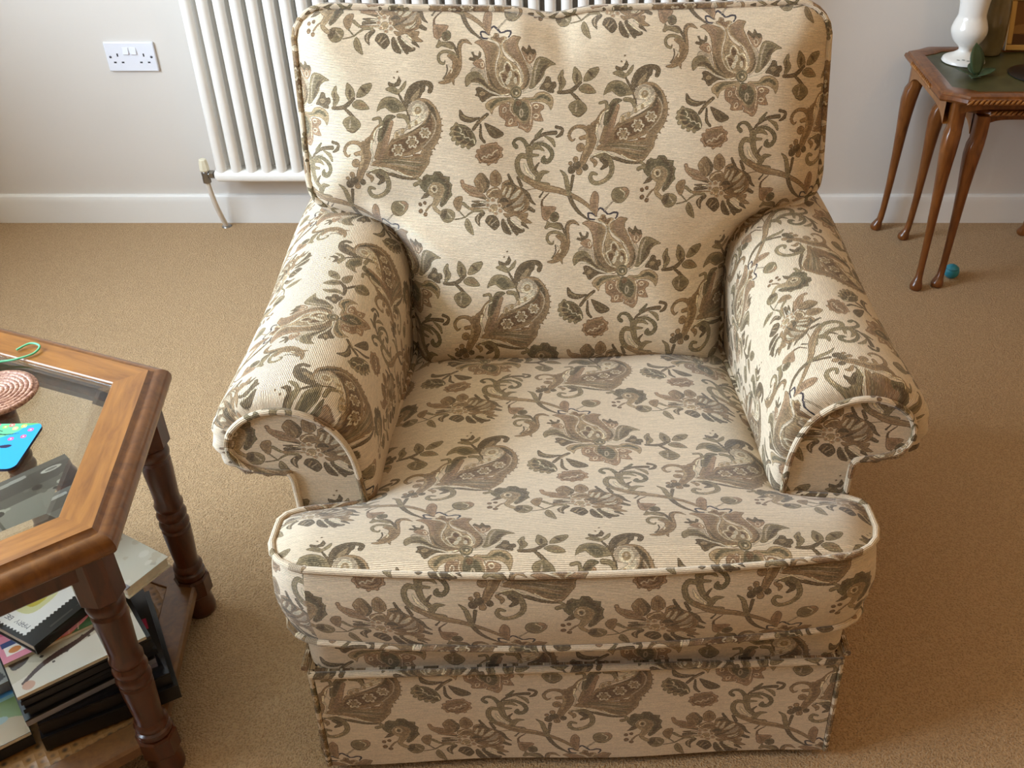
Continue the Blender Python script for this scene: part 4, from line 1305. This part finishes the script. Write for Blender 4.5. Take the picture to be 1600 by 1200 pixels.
GREYS = plain('grey_spine', '8b8a92', .4); REDS = plain('dark_red_spine', '5a2420', .4); NAVY = plain('black_blue_spine', '1b1d24', .35)
MAROON = plain('pink_red_spine', 'a03048', .4)
ANG = 38.2; ca, sa = math.cos(math.radians(ANG)), math.sin(math.radians(ANG))
C0 = (-.856, .986)
def at(dx, dy): return (C0[0] + dx * ca - dy * sa, C0[1] + dx * sa + dy * ca)
z = SZ + .0005
sp = 'front'
cs = Tex(120, 140, '17161a'); cs.poly([(86, 14), (112, 14), (112, 62), (86, 62)], '6f646c'); cs.disc(100, 26, 9, '9a8a90'); cs.disc(96, 48, 8, '5a4c54'); cs.poly([(84, 68), (114, 68), (114, 84), (84, 84)], 'a02848')
CS = printed('dark_case_cover', cs, .2)
c31, s31 = math.cos(math.radians(30)), math.sin(math.radians(30))
book('book', 'black hardback at the very bottom of the book stack on the table shelf', 'book', (-.668 - .205 * c31, 1.083 - .205 * s31), 30, .205, .240, .030, z, BLACK, BLACK, sp); z += .0305
book('book', 'black cased book with a pale patch and a red spot, second from the stack bottom', 'book', (-.674 - .198 * c31, 1.086 - .198 * s31), 30.5, .196, .235, .025, z, CS, BLACK, sp); z += .0255
book('magazine', 'magazine with a pale grey-lilac spine low in the shelf stack', 'magazine', at(-.004, 0), ANG + .5, .198, .262, .013, z, BLACK, GREYS, sp); z += .0135
for i, (dx, dy, r) in enumerate(((.006, .006, 0), (.000, .003, .8), (.004, .007, -.6), (.001, .002, .4), (.003, .004, 0))):
    h_ = (.011, .008, .010, .007, .008)[i]
    book('magazine', ('black-edged magazine resting on the pale grey-spined one', 'second black-edged magazine above the pale grey-spined one', 'middle one of the five black-edged magazines in the shelf stack',
                      'second black-edged magazine below the beige spotted one', 'black-edged magazine directly under the beige spotted one')[i], 'magazine', at(dx, dy), ANG + r, .196, .268, h_, z, BLACK, NAVY, sp, 'black-edged magazines in the stack')
    z += h_ + .0004
book('magazine', 'beige magazine with dark spots and a brown stalk on its cover', 'magazine', at(0, 0), ANG, .192, .270, .006, z, printed('spotted_beige_cover', bt, .35), PAGES, None); z += .0063
book('magazine', 'magazine with pink and orange tulip cover under the black stamp book', 'magazine', at(.0, .072), ANG + .5, .190, .198, .006, z, printed('pink_flower_cover', pk, .3), PAGES, None); z += .0063
zt_ = z
# black book with the stamp, turned across the stack: long dark spine side to the right
book('book', 'black book with a white perforated stamp picture on its cover', 'book', (-.856, 1.062), 62, .128, .150, .020, zt_, printed('stamp_cover', stp, .3), BLACK, 'front')
book('paperback', 'thick cream-white paperback jutting out beyond the right side of the stack', 'book', (-.757, 1.178), 60, .088, .120, .022, zt_, printed('worn_white_cover', wt, .5), PAGES, None)
fl = (-.957, 1.250)
book('book', 'dark book under the grey town photograph, seen through the glass top', 'book', (-.955, 1.250), 45, .125, .125, .068, zt_, BLACK, NAVY, 'front')
book('magazine', 'grey town picture seen in the glass top, built as a magazine', 'magazine', (-1.002, 1.109), 45.5, .28, .21, .010, zt_ + .0685, printed('grey_town_cover', tw, .25), GREYS, None)  # grey image seen in the glass, modelled as a flat magazine
# the second stack, to the left
book('magazine', 'dark magazine beneath the blue sky one at the left of the shelf', 'magazine', (-1.030, .868), 38, .205, .262, .022, SZ + .0005, BLACK, NAVY, 'front')
book('magazine', 'magazine with blue sky and a green field on its cover', 'magazine', (-1.032, .866), 38, .208, .265, .007, SZ + .0235, printed('blue_sky_cover', sk, .3), PAGES, None)
book('magazine', 'grey black-and-white magazine lying across the blue sky one', 'magazine', (-1.035, .995), 38, .13, .14, .020, SZ + .031, printed('grey_mottled_cover', gm, .4), GREYS, 'front')

# ------------------------------------------------------------------ things on the glass
ZG = TZ - .0018
def coil():
    m, nt, b = M('coiled_straw')
    tc = N(nt, 'ShaderNodeTexCoord'); n1 = N(nt, 'ShaderNodeTexNoise', i_Scale=260.0, i_Detail=2.0); nt.links.new(tc.outputs['Object'], n1.inputs['Vector'])
    rp = N(nt, 'ShaderNodeValToRGB')
    for e, c, p in zip(rp.color_ramp.elements, ('7a4a3a', 'c9a088'), (.35, .65)): e.color = srgb(c); e.position = p
    nt.links.new(n1.outputs['Fac'], rp.inputs['Fac']); nt.links.new(rp.outputs['Color'], b.inputs['Base Color']); b.inputs['Roughness'].default_value = .5
    return m
g = G(); turns = 8; n = turns * 30; pts = []
for i in range(n + 1):
    a = 2 * pi * i / 30; r = .004 + .056 * i / n
    pts.append((r * math.cos(a), r * math.sin(a), .0085))
g.tube(pts, .0042, 8)
g.lathe([(.001, .003), (.060, .003), (.0635, .006), (.062, .010), (.001, .008)], 0, 0, 36, cap=False)
cm = g.obj('coiled_coaster', coil(), smooth=True); cm.location = (-.931, 1.306, ZG - .0026)
tag(cm, 'round coiled straw coaster on the glass of the hexagonal table', 'coaster')
cp = Tex(160, 160, '2f9ad8')
cp.poly(cr([(0, 150), (60, 158), (120, 150), (150, 158), (160, 160), (0, 160)], 4, True), '5cb070'); cp.poly(cr([(0, 160), (0, 104), (40, 96), (90, 112), (120, 140), (100, 160)], 5, True), '63b58a')
for q in (((0, 120), (40, 128), (90, 120), (118, 124)), ((10, 146), (40, 120), (60, 104)), ((0, 136), (50, 140), (80, 132)), ((30, 158), (60, 130), (92, 118))): cp.stroke(cr(q, 6), [5, 4, 2], '2c4f48')
cp.poly(cr([(10, 60), (50, 44), (84, 60), (92, 82), (60, 100), (24, 96)], 5, True), 'd9cfdc'); cp.disc(50, 72, 18, 'e9e2ea', 12); cp.disc(60, 66, 7, 'd99a9a')
cp.poly(cr([(88, 76), (112, 84), (122, 80), (112, 72)], 4, True), '2b2c48')
for (x, y, c) in ((110, 104, 'd8509a'), (134, 112, 'e0568c'), (140, 136, 'd860a0'), (120, 150, 'f0d060'), (92, 154, 'e8706a'), (60, 156, 'e85080'), (104, 142, 'f0e080'), (40, 26, 'e07a4a'), (20, 40, 'c85a40'), (56, 16, 'd86a8a'), (74, 34, 'e6d070'), (14, 12, 'f02fa0'), (80, 148, '9ad060'), (30, 150, 'f0a0b8')):
    cp.disc(x, y, 6.5, c); cp.disc(x, y, 2.2, 'f4e6c0')
co = thing('coaster', 'square blue coaster with a bird and pink flowers on the glass tabletop', 'coaster', (-.873, 1.175, ZG), math.radians(2))
def rrect(w, h, r, n=6):
    return [(sx * (w / 2 - r) + r * math.cos(a0 + pi / 2 * k / n), sy * (h / 2 - r) + r * math.sin(a0 + pi / 2 * k / n)) for sx, sy, a0 in ((1, 1, 0), (-1, 1, pi / 2), (-1, -1, pi), (1, -1, 1.5 * pi)) for k in range(n + 1)]
g = G(); g.prism(rrect(.108, .108, .012), 0, .0042); g.obj('cork_base', plain('dark_blue_board', '1c2340', .5), co)
g = G(); pr = rrect(.1078, .1078, .012); g.add([(x, y, .0044) for x, y in pr], [tuple(range(len(pr)))], [(x / .108 + .5, y / .108 + .5) for x, y in pr]); g.obj('printed_face', printed('bird_and_flowers', cp, .2), co)
STR = plain('green_cord', '63b98a', .6)
g = G(); g.tube(cr([(-1.0524, 1.3706, TZ + .002), (-0.9986, 1.3872, TZ + .002), (-0.9643, 1.3980, TZ + .002), (-0.9418, 1.4039, TZ + .003), (-0.9203, 1.4195, TZ + .004), (-0.9183, 1.4391, TZ + .006), (-0.9379, 1.4470, TZ + .006), (-0.9545, 1.4313, TZ + .003)], 6), .0018, 8)
sg = g.obj('cord', STR, smooth=True); tag(sg, 'thin green cord with a loop at the back edge of the hexagonal table', 'cord')

# ------------------------------------------------------------------ light and camera
def area(name, loc, rot, sx_, sy_, power, col):
    l = bpy.data.lights.new(name, 'AREA'); l.shape = 'RECTANGLE'; l.size = sx_; l.size_y = sy_; l.energy = power; l.color = col
    o = bpy.data.objects.new(name, l); COL.objects.link(o); o.location = loc; o.rotation_euler = rot; o['kind'] = 'helper'; return o
area('window_daylight', (XL - .12, (WY0 + WY1) / 2, (WZ0 + WZ1) / 2), (0, -pi / 2, 0), WZ1 - WZ0, WY1 - WY0, P_WIN, C_WIN)
l = bpy.data.lights.new('ceiling_lamp', 'POINT'); l.energy = P_LAMP; l.color = (1, .60, .27); l.shadow_soft_size = .12
o = bpy.data.objects.new('ceiling_lamp', l); COL.objects.link(o); o.location = LAMP; o['kind'] = 'helper'

w = bpy.data.worlds.new('daylight'); SC.world = w; w.use_nodes = True
w.node_tree.nodes['Background'].inputs['Color'].default_value = (.75, .86, 1, 1); w.node_tree.nodes['Background'].inputs['Strength'].default_value = 1.0

cam = bpy.data.cameras.new('camera'); co_ = bpy.data.objects.new('camera', cam); COL.objects.link(co_)
co_.location = (0, 0, 1.476); co_.rotation_euler = (math.radians(90 - 35), 0, 0)
cam.sensor_width = 36; cam.sensor_fit = 'HORIZONTAL'; cam.lens = 36.0; cam.shift_x = -120 / 1600; cam.clip_start = .02
SC.camera = co_
SC.view_settings.view_transform = 'Standard'; SC.view_settings.look = 'None'; SC.view_settings.gamma = 1; SC.view_settings.use_curve_mapping = False
SC.view_settings.exposure = EXPO
SC.cycles.use_denoising = True
SC.cycles.max_bounces = 10; SC.cycles.diffuse_bounces = 6; SC.cycles.transmission_bounces = 8
SC.cycles.sample_clamp_indirect = 6.0
